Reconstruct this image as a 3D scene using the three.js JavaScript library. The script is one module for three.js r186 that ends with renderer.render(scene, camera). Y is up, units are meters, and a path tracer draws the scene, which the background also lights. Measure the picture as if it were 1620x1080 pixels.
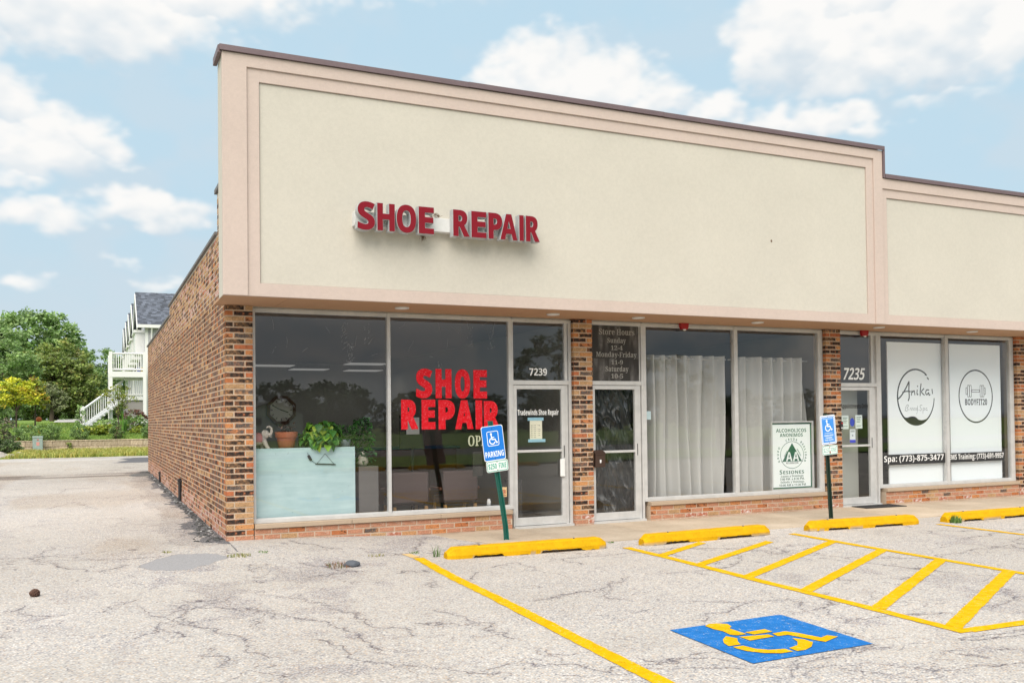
import * as THREE from 'three';
import { FontLoader } from 'three/addons/loaders/FontLoader.js';
import { mergeGeometries } from 'three/addons/utils/BufferGeometryUtils.js';
import { RoundedBoxGeometry } from 'three/addons/geometries/RoundedBoxGeometry.js';

// ---------------------------------------------------------------- camera, sky, sun, exposure
const scene = new THREE.Scene();
const camera = new THREE.PerspectiveCamera(40.94, 1620 / 1080, 0.1, 1500);
camera.rotation.order = 'YXZ';
camera.position.set(-1.526, 1.586, 11.912);
camera.rotation.set(0.01814662, -0.4311116, -0.01168715);
camera.setViewOffset(1620, 1080, 0, -97.62, 1620, 1080);
camera.updateMatrixWorld();
const EXPOSURE = 3.35;
const renderer = new THREE.WebGLRenderer({ antialias: true });
renderer.toneMapping = THREE.LinearToneMapping;
renderer.toneMappingExposure = EXPOSURE;
renderer.shadowMap.enabled = true;
renderer.setSize(1024, 682);

// ---------------------------------------------------------------- noise and small helpers
const R2 = (a, b, s = 0) => { let h = Math.imul(a | 0, 374761393) ^ Math.imul(b | 0, 668265263) ^ Math.imul(s | 0, 2246822519); h = Math.imul(h ^ (h >>> 13), 1274126177); h ^= h >>> 16; h = Math.imul(h, 2246822519); return ((h ^ (h >>> 15)) >>> 0) / 4294967296; };
const sm = (t) => { t = Math.min(1, Math.max(0, t)); return t * t * (3 - 2 * t); };
const lerp = (a, b, t) => a + (b - a) * t;
const clamp = (v, a = 0, b = 1) => Math.min(b, Math.max(a, v));
function vn(x, y, s = 0, per = 0) {           // value noise, periodic over `per` cells if given
  let i = Math.floor(x), j = Math.floor(y); const u = sm(x - i), v = sm(y - j);
  const m = per ? (k) => ((k % per) + per) % per : (k) => k;
  const i1 = m(i + 1), j1 = m(j + 1); i = m(i); j = m(j);
  return lerp(lerp(R2(i, j, s), R2(i1, j, s), u), lerp(R2(i, j1, s), R2(i1, j1, s), u), v);
}
function fbm(x, y, s = 0, oct = 4, per = 0) { let a = 0.5, t = 0, n = 0; for (let k = 0; k < oct; k++) { t += a * vn(x, y, s + k * 17, per); n += a; x *= 2; y *= 2; per *= 2; a *= 0.5; } return t / n; }
function RNG(seed) { let s = seed >>> 0; return () => { s = (s + 0x6D2B79F5) >>> 0; let t = Math.imul(s ^ (s >>> 15), 1 | s); t = (t + Math.imul(t ^ (t >>> 7), 61 | t)) ^ t; return ((t ^ (t >>> 14)) >>> 0) / 4294967296; }; }
const toLin = (v) => { v /= 255; return v <= 0.04045 ? v / 12.92 : Math.pow((v + 0.055) / 1.055, 2.4); };
const lin = (r, g, b) => new THREE.Color().setRGB(r, g, b);

// ---------------------------------------------------------------- sky: pale blue air with cumulus banks
{
  const W = 2048, H = 2048, data = new Float32Array(W * H * 4);
  // cloud banks: azimuth, elevation, half width, half height (degrees), strength
  const banks = [
    [-1.5, 22.8, 8, 2.6, 1.3], [4.5, 24.2, 7, 2.2, 1.15], [-7, 21.6, 5, 2.6, 1.0], [13, 24.6, 8, 1.6, .45], [20, 25.2, 8, 1.5, .4],
    [-2.4, 15.2, 3.2, 2.1, 1.15], [-4.6, 17.4, 2.0, 1.8, 1.1], [-0.4, 16.0, 2.0, 1.5, 1.05], [-3.6, 13.8, 3.4, 1.1, .8],
    [-2.4, 11.6, 3.0, 1.1, 1.0], [3.3, 12.3, 3.2, 1.1, 1.1], [5.3, 12.0, 2.2, 1.0, .95], [-3.3, 8.3, 2.0, .6, .75], [3.6, 8.1, 2.6, .6, .6], [2.2, 14.8, 1.3, .6, .55], [1.5, 9.3, 1.4, .5, .5],
    [26.9, 20.6, 3.2, 2.2, 1.2], [30.6, 19.8, 3.0, 2.5, 1.2], [24.3, 20.3, 2.2, 1.6, 1.0], [33.8, 18.9, 2.4, 1.5, 1.0], [29, 17.6, 6, 1.8, 1.05],
    [42.4, 21.6, 3.4, 2.9, 1.3], [50, 21.6, 5.0, 3.2, 1.4], [45.5, 20.6, 3.8, 2.5, 1.3], [39.9, 21.0, 1.9, 2.2, 1.1], [54, 20.4, 3.8, 2.4, 1.25], [47.3, 23.6, 5.2, 2.6, 1.35], [58, 20.9, 4.6, 3, 1.2],
    [44, 16.9, 3.0, .95, 1.1], [38.0, 18.2, 2.0, 1.1, 1.0], [41.5, 17.4, 2.2, 1.0, 1.05], [46.6, 16.4, 1.4, .8, .9], [50, 17.6, 4, .9, .5],
  ];
  const lo = [208, 222, 230].map(toLin), mid = [194, 221, 237].map(toLin), hi = [170, 210, 236].map(toLin);
  const white = [252, 251, 249].map(toLin), grey = [206, 221, 232].map(toLin);
  for (let j = 0; j < H; j++) {
    const e = (j + 0.5) / H * 180 - 90;                     // row 0 is the bottom of the sphere
    for (let i = 0; i < W; i++) {
      const o = (j * W + i) * 4;
      const ang = ((i + 0.5) / W - 0.5) * 2 * Math.PI;      // u = atan2(z, x) / 2pi + 0.5
      const dx = Math.cos(ang), dz = Math.sin(ang);
      let az = Math.atan2(dx, -dz) * 180 / Math.PI;
      let c = [0, 0, 0];
      const t1 = sm(e / 14), t2 = sm((e - 12) / 50);
      for (let k = 0; k < 3; k++) c[k] = lerp(lerp(lo[k], mid[k], t1), hi[k], t2);
      let d = 0, base = 0;
      if (e > -2) {
        const ce = Math.cos(e * Math.PI / 180);
        const px = az * 0.55, py = e * 0.8;
        const w1 = (fbm(px + 40, py + 7, 3, 5) - .5) * 2.8, w2 = (fbm(px + 90, py + 31, 9, 5) - .5) * 2.0;
        const inView = sm((az + 14) / 5) * (1 - sm((az - 62) / 6)) * (1 - sm((e - 27) / 5));
        if (inView > 0) {
          let m = 0, low = 0;
          for (const b of banks) {
            const u = (az + w1 - b[0]) / (b[2] * 1.08), v0 = (e + w2 - b[1]), v = v0 / (v0 < 0 ? b[3] * .9 : b[3] * 1.08);
            const q = b[4] - (u * u + v * v) * .62;
            if (q > m) { m = q; low = clamp(-v0 / b[3] * .8 + .05 + (e < 13 ? .05 : 0)); }
          }
          const det = fbm(az * 1.5 + 11, e * 2.0 + 5, 21, 5);
          d = sm((m - .18 + (det - .5) * .74) / .78) * inView; base = low;
        }
        if (inView < 1) {
          const f = fbm(az * .11 * ce + dx * 3 + 20, e * .13 + dz * 3, 55, 5) + (fbm(az * .7, e * .8, 61, 4) - .5) * .25;
          const g = sm((f - .46) / .16) * (1 - inView) * sm((e + 1) / 5);
          base = lerp(base, clamp((f - .6) * 3), 1 - inView); d = d + g * (1 - d);
        }
        const soft = fbm(az * .35 + 3, e * .5 + 9, 77, 4);   // thin veil
        const veil = sm((soft - .30) / .45) * .6 * (1 - .4 * sm((e - 14) / 8));
        for (let k = 0; k < 3; k++) c[k] = lerp(c[k], grey[k], veil);
      }
      const sh = clamp(base * .95 + (fbm(az * .8 + 60, e * 1.2, 33, 4) - .5) * .9);
      for (let k = 0; k < 3; k++) { c[k] = lerp(c[k], lerp(white[k], grey[k], sh), d); data[o + k] = (e < -1 ? lerp(c[k], .35, sm((-e - 1) / 6)) : c[k]) / EXPOSURE; }
      data[o + 3] = 1;
    }
  }
  const sky = new THREE.DataTexture(data, W, H, THREE.RGBAFormat, THREE.FloatType);
  sky.mapping = THREE.EquirectangularReflectionMapping; sky.magFilter = sky.minFilter = THREE.LinearFilter; sky.needsUpdate = true;
  scene.background = sky; scene.environment = sky;
}
// sun behind thin cloud: high, in front of the shops and a little to their left, very soft
const sun = new THREE.DirectionalLight(0xfff6ea, 1.5);
sun.position.set(-14, 34, 22); sun.target.position.set(2, 0, 0);
sun.castShadow = true; sun.shadow.radius = 110; sun.shadow.mapSize.set(2048, 2048);
Object.assign(sun.shadow.camera, { left: -60, right: 60, top: 60, bottom: -60, near: 1, far: 160 });
scene.add(sun, sun.target);

// ---------------------------------------------------------------- object helpers
const used = {};
const numbered = (n) => { const k = used[n] = (used[n] ?? -1) + 1; return k ? `${n}_${String(k).padStart(3, '0')}` : n; };
function tag(o, label, category, group) { o.userData.label = label; o.userData.category = category; if (group) o.userData.group = group; return o; }
function mesh(name, geo, mat, parent) {
  const m = new THREE.Mesh(geo, mat); m.castShadow = m.receiveShadow = true;
  if (parent) { m.name = name; parent.add(m); } else { m.name = numbered(name); scene.add(m); }
  return m;
}
function struct(name, geo, mat) { const m = mesh(name, geo, mat); m.userData.kind = 'structure'; return m; }
function thing(name, label, category, p = [0, 0, 0], ry = 0, group) { const g = new THREE.Group(); g.name = numbered(name); g.position.set(...p); g.rotation.y = ry; scene.add(g); return tag(g, label, category, group); }
function copy(o, label, group) { const c = o.clone(); c.name = numbered(o.name.replace(/_\d{3}$/, '')); c.userData = { ...o.userData }; if (label) c.userData.label = label; if (group) c.userData.group = group; scene.add(c); return c; }
// box by extents, uv in metres
function bx(x0, x1, y0, y1, z0, z1) {
  const g = new THREE.BoxGeometry(x1 - x0, y1 - y0, z1 - z0); g.translate((x0 + x1) / 2, (y0 + y1) / 2, (z0 + z1) / 2); return uvm(g);
}
function uvm(g) {
  const p = g.attributes.position, n = g.attributes.normal, uv = new Float32Array(p.count * 2);
  for (let i = 0; i < p.count; i++) {
    const ax = Math.abs(n.getX(i)), ay = Math.abs(n.getY(i)), az = Math.abs(n.getZ(i));
    const [u, v] = ax > ay && ax > az ? [p.getZ(i), p.getY(i)] : ay > az ? [p.getX(i), p.getZ(i)] : [p.getX(i), p.getY(i)];
    uv[i * 2] = u; uv[i * 2 + 1] = v;
  }
  g.setAttribute('uv', new THREE.BufferAttribute(uv, 2)); return g;
}
const merge = (list) => { const idx = list.every((g) => g.index), l = idx ? list : list.map((g) => g.index ? g.toNonIndexed() : g); const keys = ['position', 'normal', 'uv'].concat(l.every((g) => g.attributes.color) ? ['color'] : []); for (const g of l) for (const k of Object.keys(g.attributes)) if (!keys.includes(k)) g.deleteAttribute(k); return mergeGeometries(l); };
function rbox(x0, x1, y0, y1, z0, z1, r = .01, s = 2) { const g = new RoundedBoxGeometry(x1 - x0, y1 - y0, z1 - z0, s, r); g.translate((x0 + x1) / 2, (y0 + y1) / 2, (z0 + z1) / 2); return g; }
const rectShape = (x0, y0, x1, y1) => new THREE.Shape([[x0, y0], [x1, y0], [x1, y1], [x0, y1]].map((p) => new THREE.Vector2(...p)));
const extr = (shape, depth, opt = {}) => new THREE.ExtrudeGeometry(shape, { depth, bevelEnabled: false, curveSegments: 10, ...opt });
// tapered tube through points with radii
function taper(pts, radii, sides = 7) {
  const pos = [], nor = [], uv = [], idx = []; const up = new THREE.Vector3(.31, .2, .93).normalize();
  const P = pts.map((p) => new THREE.Vector3(...p)); let len = 0;
  P.forEach((p, i) => {
    const t = (P[Math.min(i + 1, P.length - 1)].clone().sub(P[Math.max(i - 1, 0)])).normalize();
    const a = new THREE.Vector3().crossVectors(t, Math.abs(t.dot(up)) > .95 ? new THREE.Vector3(1, 0, 0) : up).normalize(), b = new THREE.Vector3().crossVectors(t, a);
    if (i) len += p.distanceTo(P[i - 1]);
    for (let k = 0; k <= sides; k++) { const an = k / sides * 2 * Math.PI, n = a.clone().multiplyScalar(Math.cos(an)).addScaledVector(b, Math.sin(an)); pos.push(p.x + n.x * radii[i], p.y + n.y * radii[i], p.z + n.z * radii[i]); nor.push(n.x, n.y, n.z); uv.push(k / sides, len); }
  });
  for (let i = 0; i < P.length - 1; i++) for (let k = 0; k < sides; k++) { const a = i * (sides + 1) + k, b = a + sides + 1; idx.push(a, a + 1, b, b, a + 1, b + 1); }
  const g = new THREE.BufferGeometry(); g.setAttribute('position', new THREE.Float32BufferAttribute(pos, 3)); g.setAttribute('normal', new THREE.Float32BufferAttribute(nor, 3)); g.setAttribute('uv', new THREE.Float32BufferAttribute(uv, 2)); g.setIndex(idx); return g;
}
// profile swept along a path with fixed axes (u along x, v along z)
function sweep(prof, path, closed = true) {
  const pos = [], idx = [], n = prof.length;
  for (const p of path) for (const [u, v] of prof) pos.push(p[0] + u, p[1], p[2] + v);
  for (let i = 0; i < path.length - 1; i++) for (let k = 0; k < (closed ? n : n - 1); k++) { const a = i * n + k, b = i * n + (k + 1) % n; idx.push(a, a + n, b, b, a + n, b + n); }
  let g = new THREE.BufferGeometry(); g.setAttribute('position', new THREE.Float32BufferAttribute(pos, 3)); g.setIndex(idx); g = g.toNonIndexed(); g.computeVertexNormals(); return uvm(g);
}
// ---------------------------------------------------------------- textures
function tex(W, H, fn, { srgb = true, rx = 1, ry = 1, wrap = true } = {}) {
  const d = new Uint8Array(W * H * 4);
  for (let j = 0; j < H; j++) for (let i = 0; i < W; i++) { const c = fn(i, j), o = (j * W + i) * 4; d[o] = clamp(c[0], 0, 255); d[o + 1] = clamp(c[1], 0, 255); d[o + 2] = clamp(c[2], 0, 255); d[o + 3] = 255; }
  const t = new THREE.DataTexture(d, W, H, THREE.RGBAFormat); if (srgb) t.colorSpace = THREE.SRGBColorSpace;
  t.magFilter = THREE.LinearFilter; t.minFilter = THREE.LinearMipmapLinearFilter; t.generateMipmaps = true; if (wrap) t.wrapS = t.wrapT = THREE.RepeatWrapping; t.repeat.set(rx, ry); t.needsUpdate = true; return t;
}
const g3 = (v) => [v, v, v];
function canvasTex(w, h, draw) { const c = document.createElement('canvas'); c.width = w; c.height = h; draw(c.getContext('2d'), w, h); const t = new THREE.CanvasTexture(c); t.colorSpace = THREE.SRGBColorSpace; t.magFilter = THREE.LinearFilter; return t; }
const S = (o) => new THREE.MeshStandardMaterial(o), PH = (o) => new THREE.MeshPhysicalMaterial(o);
const rgb = (r, g, b) => lin(toLin(r), toLin(g), toLin(b));

const grainTex = tex(512, 512, (i, j) => g3(240 + (fbm(i / 8, j / 8, 5, 3, 64) - .5) * 9 + (fbm(i / 128, j / 128, 8, 4, 4) - .5) * 8 + (R2(i, j, 2) - .5) * 10), { rx: .45, ry: .45 });
const grainBump = tex(512, 512, (i, j) => g3(128 + (fbm(i / 4, j / 4, 15, 3, 128) - .5) * 150 + (R2(i, j, 4) - .5) * 60), { srgb: false, rx: 1.2, ry: 1.2 });
const fineTex = tex(256, 256, (i, j) => g3(236 + (fbm(i / 32, j / 32, 25, 4, 8) - .5) * 26 + (R2(i, j, 12) - .5) * 10), { rx: 1.3, ry: 1.3 });
const M = {
  cream: S({ color: lin(.605, .567, .495), map: grainTex, bumpMap: grainBump, bumpScale: .0006, roughness: .95 }),
  pink: S({ color: lin(.600, .490, .435), map: grainTex, bumpMap: grainBump, bumpScale: .0006, roughness: .95 }),
  soffit: S({ color: lin(.50, .295, .17), map: grainTex, roughness: .9 }),
  coping: S({ color: lin(.19, .135, .145), map: fineTex, roughness: .5, metalness: .2 }),
  darkcap: S({ color: lin(.16, .15, .145), map: fineTex, roughness: .6 }),
  alu: S({ color: lin(.62, .615, .605), map: fineTex, roughness: .45 }),
  stone: S({ color: lin(.50, .385, .28), map: grainTex, bumpMap: grainBump, bumpScale: .002, roughness: .95 }),
  mortar: S({ color: lin(.62, .49, .37), map: grainTex, bumpMap: grainBump, bumpScale: .004, roughness: 1 }),
  mortarPale: S({ color: lin(.68, .59, .51), map: grainTex, bumpMap: grainBump, bumpScale: .004, roughness: 1 }),
  glass: PH({ color: lin(.92, .93, .935), transmission: 1, thickness: 0, roughness: 0.01, ior: 1.72 }),
  whitePaint: S({ color: lin(.72, .72, .71), map: fineTex, roughness: .6 }),
  interior: S({ color: lin(.30, .29, .27), roughness: .95 }),
  interiorDark: S({ color: lin(.10, .098, .095), roughness: .95 }),
  ceiling: S({ color: lin(.16, .15, .145), roughness: .95 }),
  floorIn: S({ color: lin(.10, .095, .09), roughness: .7 }),
  black: S({ color: lin(.02, .02, .022), roughness: .55 }),
  blackPlastic: S({ color: lin(.025, .025, .028), roughness: .4 }),
  whiteVinyl: S({ color: lin(.78, .78, .77), roughness: .5 }),
  roofing: S({ color: lin(.12, .12, .12), roughness: 1 }),
  wood: S({ color: lin(.45, .25, .09), map: fineTex, roughness: .5 }),
  darkWood: S({ color: lin(.12, .045, .02), roughness: .5 }),
};
// ---------------------------------------------------------------- ground
function hA(x, z) {                                   // height of the pavement
  if (z >= 0) return .11 * (1 - sm(x / 3.9)) * (1 - sm(z / 3.4));
  const d = -z; return .11 * (1 - sm(x / 3.9)) * (d < 1 ? 1 : 1) * (d > 18 ? 0 : 1) + (d > 18 ? .18 + .12 * sm((d - 18) / 8) : .07 * sm(d / 17.5));
}
const CRACKS = [[[-2.19, 3.6], [-1.86, 3.43], [-1.51, 3.42], [-1.17, 2.99], [-.93, 3.05]], [[-2.43, .56], [-2.06, .6], [-1.96, -.44]], [[-2.1, .58], [-1.62, .8], [-1.34, .75]], [[-2.23, -6.12], [-1.8, -7.23], [-1.48, -5.41]], [[-.27, 3.79], [-.05, 4.33], [.17, 4.71], [.27, 5.12], [.27, 5.76]], [[-1.05, 4.07], [-.89, 4.96], [-.76, 5.51], [-.74, 5.78]], [[1.51, 2.72], [1.76, 2.81], [1.38, 3.67]], [[.32, 4.1], [.5, 5], [.65, 5.32], [.72, 5.8], [1.28, 5.65]], [[.71, .25], [1.28, 1.32], [1.85, 1.7]], [[2.2, .39], [2.53, .2], [1.93, 1.57], [2.19, 1.84]], [[1.3, 6.65], [1.42, 6.89], [1.72, 6.87], [2.06, 6.87], [2.51, 6.76]], [[2.65, 7.35], [3.59, 7.08], [3.69, 7.53], [4.13, 7.75]], [[5.1, 3.91], [5.09, 4.87], [5.22, 5.56]], [[-.04, 5.19], [.07, 5.85], [.23, 6.19]], [[1.09, 4.65], [1.14, 4.96], [1.24, 5.27], [1.24, 5.85]], [[-.19, -2.68], [-.4, -.89]], [[-1.46, -12.79], [-.3, -14.51]], [[-3.18, -8.86], [-2.19, -9.43], [-2.04, -10.89]], [[-6, 4.2], [-4.2, 4.1], [-2.9, 3.75], [-2.19, 3.6]], [[-.93, 3.05], [-.4, 2.7], [.2, 2.75], [.9, 2.4], [1.5, 2.72]], [[5.4, 2.9], [6.2, 4.2], [6.9, 4.6], [8.6, 4.3], [10, 4.6]]];
{ // long wandering hairline cracks over the whole lot
  const r = RNG(313); for (let n = 0; n < 34; n++) { let x = -5 + r() * 15, z = .6 + r() * 8.4, a = r() * 6.28; const c = [[x, z]], m = 4 + (r() * 7 | 0); for (let k = 0; k < m; k++) { a += (r() - .5) * .9; x += Math.cos(a) * (.2 + r() * .3); z += Math.sin(a) * (.2 + r() * .3); c.push([x, Math.max(.3, z)]); } CRACKS.push(c); }
}
{ // thin branches off the main cracks
  const r = RNG(77); const add = [];
  for (const c of CRACKS) for (const p of c) if (r() < .22) { let [x, z] = p, a = r() * 6.28; const b = [[x, z]]; const n = 2 + (r() * 4 | 0); for (let k = 0; k < n; k++) { a += (r() - .5) * 1.1; x += Math.cos(a) * (.12 + r() * .2); z += Math.sin(a) * (.12 + r() * .2); b.push([x, z]); } add.push(b); }
  CRACKS.push(...add);
}
const CS = []; for (const c of CRACKS) for (let k = 0; k < c.length - 1; k++) CS.push([...c[k], ...c[k + 1]]);
const cgrid = new Map(); CS.forEach((s, n) => { for (let gx = Math.floor(Math.min(s[0], s[2]) - .2); gx <= Math.floor(Math.max(s[0], s[2]) + .2); gx++) for (let gz = Math.floor(Math.min(s[1], s[3]) - .2); gz <= Math.floor(Math.max(s[1], s[3]) + .2); gz++) { const k = gx * 1000 + gz; if (!cgrid.has(k)) cgrid.set(k, []); cgrid.get(k).push(s); } });
function crackDist(x, z) {
  const l = cgrid.get(Math.floor(x) * 1000 + Math.floor(z)); if (!l) return 9; let m = 9;
  for (const s of l) { const dx = s[2] - s[0], dz = s[3] - s[1], t = clamp(((x - s[0]) * dx + (z - s[1]) * dz) / (dx * dx + dz * dz)); m = Math.min(m, Math.hypot(x - s[0] - dx * t, z - s[1] - dz * t)); }
  return m;
}
// albedo of the worn, chip-sealed pavement, from world position; px = metres per texel
function pave(x, z, px, i, j) {
  const big = fbm(x * .22 + 5, z * .22 + 9, 1, 4), med = fbm(x * 1.1, z * 1.1, 2, 4), wide = fbm(x * .55 + 30, z * .4 + 3, 6, 3);
  let v = 173 + (big - .5) * 36 + (med - .5) * 24;
  let r = v + 4, g = v - 2, b = v - 8;
  const dust = sm((fbm(x * .8 + 7, z * .25 + 2, 83, 4) - .5) / .16) * (1 - .8 * sm((z + .5) / 2)) * (x < .6 ? .8 : .2); r -= dust * 9; g -= dust * 13; b -= dust * 17;   // brown dust in the wheel tracks
  // chips of stone
  const k = clamp(.012 / px, .35, 1.0), h = R2(i, j, 31), h2 = R2(i >> 1, j >> 1, 32), cov = .16 + .22 * sm((med - .5) * 3 + .3);
  if (h < cov) { const s = 14 + 38 * h2; r -= s * k * (1 + .1 * h2); g -= s * k; b -= s * k * .82; }
  else if (h > .88) { r += 34 * k; g += 34 * k; b += 34 * k; }
  else if (h > .80) { r += 12 * k; g -= 6 * k; b -= 24 * k; }
  const n8 = vn(x * 42, z * 42, 44) - .5; r += n8 * 11; g += n8 * 11; b += n8 * 10;
  // dark binder showing in worn areas
  const worn = sm((fbm(x * 2.3 + 8, z * 2.3, 12, 4) - .54) / .16) * sm((wide - .42) / .2);
  if (R2(i, j, 36) < worn * .45) { const s = 30; r -= s; g -= s; b -= s * .8; }
  // cracks, with ragged edges
  const wob = (fbm(x * 6, z * 6, 18, 5) - .5) * .26, d = crackDist(x + wob, z + (fbm(x * 6 + 40, z * 6, 19, 5) - .5) * .26);
  const cw = .0015 + .0065 * vn(x * 1.7, z * 1.7, 23) ** 1.5, on = vn(x * 3.1 + 9, z * 3.1, 27);
  if (on > .3) { const a = (1 - sm((d - cw * .5) / (cw + px * .8))) * (.35 + .65 * R2(i, j, 38)); r -= a * 74; g -= a * 74; b -= a * 66; const a2 = (1 - sm(d / .10)); if (R2(i, j, 39) < a2 * .26) { r -= 36; g -= 36; b -= 32; } }
  // fine crazing
  const cz = Math.abs(fbm(x * 1.6 + 3, z * 1.6 + 1, 47, 4) - .5); if (cz < .0055 && wide > .30 && R2(i, j, 41) < .75 * vn(x * 2.2, z * 2.2, 48) + .12) { r -= 44; g -= 44; b -= 39; }
  const cz2 = Math.abs(fbm(x * 3.4 + 13, z * 3.0 + 21, 57, 5) - .5); if (cz2 < .007 && big > .46 && R2(i, j, 58) < .55) { r -= 32; g -= 32; b -= 28; }
  // repair patch of newer grey asphalt near the corner
  const pu = (x + .62) / .50, pw = (z - 1.25) / .42, pd = Math.abs(pu) ** 1.5 + Math.abs(pw + pu * .3) ** 1.6 + (fbm(x * 3, z * 3, 51, 4) - .5) * .9;
  if (pd < 1) { const s = R2(i, j, 52) * 20; r = 134 + s; g = 132 + s; b = 133 + s; } else if (pd < 1.05) { r -= 26; g -= 26; b -= 24; }
  // tar strip and crumbled black asphalt along the side wall
  if (x > -1.4 && x < .3 && z < .9 && z > -17.6) { const q = -x, edge = (.06 + .30 * fbm(z * .9, 3, 61, 4) * (1 + .8 * sm((z + 4) / 2.4))) * (1 - sm((z + .15) / .5)) + (fbm(x * 6, z * 6, 62, 4) - .5) * .34 * (1 - sm((z - .1) / .3)); if (x < .02 && q < edge && R2(i, j, 63) < .84) { const s = R2(i, j, 64) * 52; r = 58 + s; g = 57 + s; b = 60 + s; } else if (x < .02 && edge > .03 && q < edge + .38 && R2(i, j, 65) < .34) { r -= 40; g -= 40; b -= 36; } }
  // darker paving round the mouth of the drive and the alley
  const al = sm((-z - 13.5 + (fbm(x * .7, z * .7, 71, 4) - .5) * 6) / 2.5) * (1 - sm((-z - 24.4) / .8)); r -= al * 10; g -= al * 12; b -= al * 15;
  if (z < -15.2 && z > -16.9 && fbm(x * .8, z * 2.4, 74, 4) + sm((-x - 4.2) / -4.2) * .1 > .50) { r -= 40; g -= 40; b -= 38; }
  const bp = sm((x + .55 + (fbm(x * 1.2, z * 1.2, 79, 3) - .5) * 1.2) / .25); if (z < -22.5 && z > -26.2) { r = lerp(r, 84, bp * .92); g = lerp(g, 83, bp * .92); b = lerp(b, 87, bp * .92); }
  return [r, g, b];
}
function sheet(x0, x1, z0, z1, nx, nz, h) {
  const g = new THREE.PlaneGeometry(x1 - x0, z1 - z0, nx, nz); g.rotateX(-Math.PI / 2); g.translate((x0 + x1) / 2, 0, (z0 + z1) / 2);
  const p = g.attributes.position; for (let i = 0; i < p.count; i++) p.setY(i, h(p.getX(i), p.getZ(i))); g.computeVertexNormals(); return g;
}
const paveMat = (x0, x1, z0, z1, W, H) => { const px = (x1 - x0) / W, t = tex(W, H, (i, j) => pave(x0 + (i + .5) / W * (x1 - x0), z1 - (j + .5) / H * (z1 - z0), px, i, j), { wrap: false }); return S({ map: t, bumpMap: paveBump, bumpScale: .004, roughness: 1 }); };
const paveBump = tex(512, 512, (i, j) => g3(128 + (fbm(i / 3, j / 3, 91, 2, 512 / 3 | 0) - .5) * 160 + (R2(i, j, 5) - .5) * 90), { srgb: false, rx: 6, ry: 4 });
struct('parking_lot', sheet(-7, 11.5, 0, 9.5, 74, 38, hA), paveMat(-7, 11.5, 0, 9.5, 2048, 1280));
struct('driveway', sheet(-9, .06, -18, 0, 36, 72, hA), paveMat(-9, .06, -18, 0, 1024, 2048));
struct('alley', sheet(-14, 8, -28.2, -18, 44, 20, (x, z) => .18 + .12 * sm((-z - 18) / 8)), paveMat(-14, 8, -28.2, -18, 1024, 512));
const paveTile = S({ map: tex(1024, 1024, (i, j) => { const v = 171 + (fbm(i / 256, j / 256, 3, 5, 4) - .5) * 46, h = R2(i, j, 31), s = h < .22 ? -46 * R2(i, j, 8) - 10 : h > .88 ? 30 : 0; return [v + 6 + s, v - 1 + s, v - 9 + s * .85]; }, { rx: 1 / 8, ry: 1 / 8 }), roughness: 1 });
struct('parking_lot', uvm(sheet(11.5, 60, 0, 17, 10, 8, () => 0)), paveTile);
struct('parking_lot', uvm(sheet(-60, -7, 0, 17, 60, 34, hA)), paveTile);
struct('parking_lot', uvm(sheet(-7, 11.5, 9.5, 17, 10, 8, () => 0)), paveTile);
struct('alley', uvm(sheet(-60, -14, -28.2, -18, 4, 12, (x, z) => .18 + .12 * sm((-z - 18) / 8))), paveTile);
struct('alley', uvm(sheet(8, 60, -28.2, -18, 4, 12, (x, z) => .18 + .12 * sm((-z - 18) / 8))), paveTile);
// grass colours
const grassTex = tex(512, 512, (i, j) => { const a = fbm(i / 64, j / 64, 7, 5, 8), b = fbm(i / 6, j / 6, 9, 3, 85), c = R2(i, j, 13); const v = .62 + a * .5 + (b - .5) * .5 + (c - .5) * .35; return [122 * v, 150 * v, 58 * v]; }, { rx: .35, ry: .35 });
const grassMat = S({ map: grassTex, roughness: 1 });
const dryGrassMat = S({ map: grassTex, color: lin(1.15, .95, .75), roughness: 1 });
{ const g = sheet(-400, 400, -400, 400, 4, 4, () => -.08); struct('ground', uvm(g), dryGrassMat); }
struct('grass_verge', uvm(sheet(-60, 60, -37.6, -28, 100, 12, (x, z) => .29 + .03 * vn(x * 1.2, z * 1.2, 3))), dryGrassMat);
const lawnY = (x, z) => .80 + 1.2 * (1 - Math.exp(-(-37.6 - z) / 8)) + .05 * (vn(x * .5, z * .5, 4) - .5);
struct('lawn', uvm(sheet(-120, 60, -170, -37.55, 120, 90, lawnY)), grassMat);
struct('garden_path', uvm(sheet(-3.6, -2.2, -66, -48.5, 4, 24, (x, z) => lawnY(x, z) + .05)), S({ color: lin(.55, .53, .50), map: grainTex, roughness: 1 }));
// street and verges across the lot (mirrored in the shop windows)
struct('grass_verge', uvm(sheet(-80, 80, 17.2, 26, 8, 4, () => .06)), grassMat);
struct('road', uvm(sheet(-120, 120, 26, 36, 8, 4, () => .01)), S({ map: paveTile.map, color: lin(.5, .5, .5), roughness: 1 }));
struct('grass_verge', uvm(sheet(-120, 120, 36, 120, 8, 4, () => .04)), grassMat);

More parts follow.
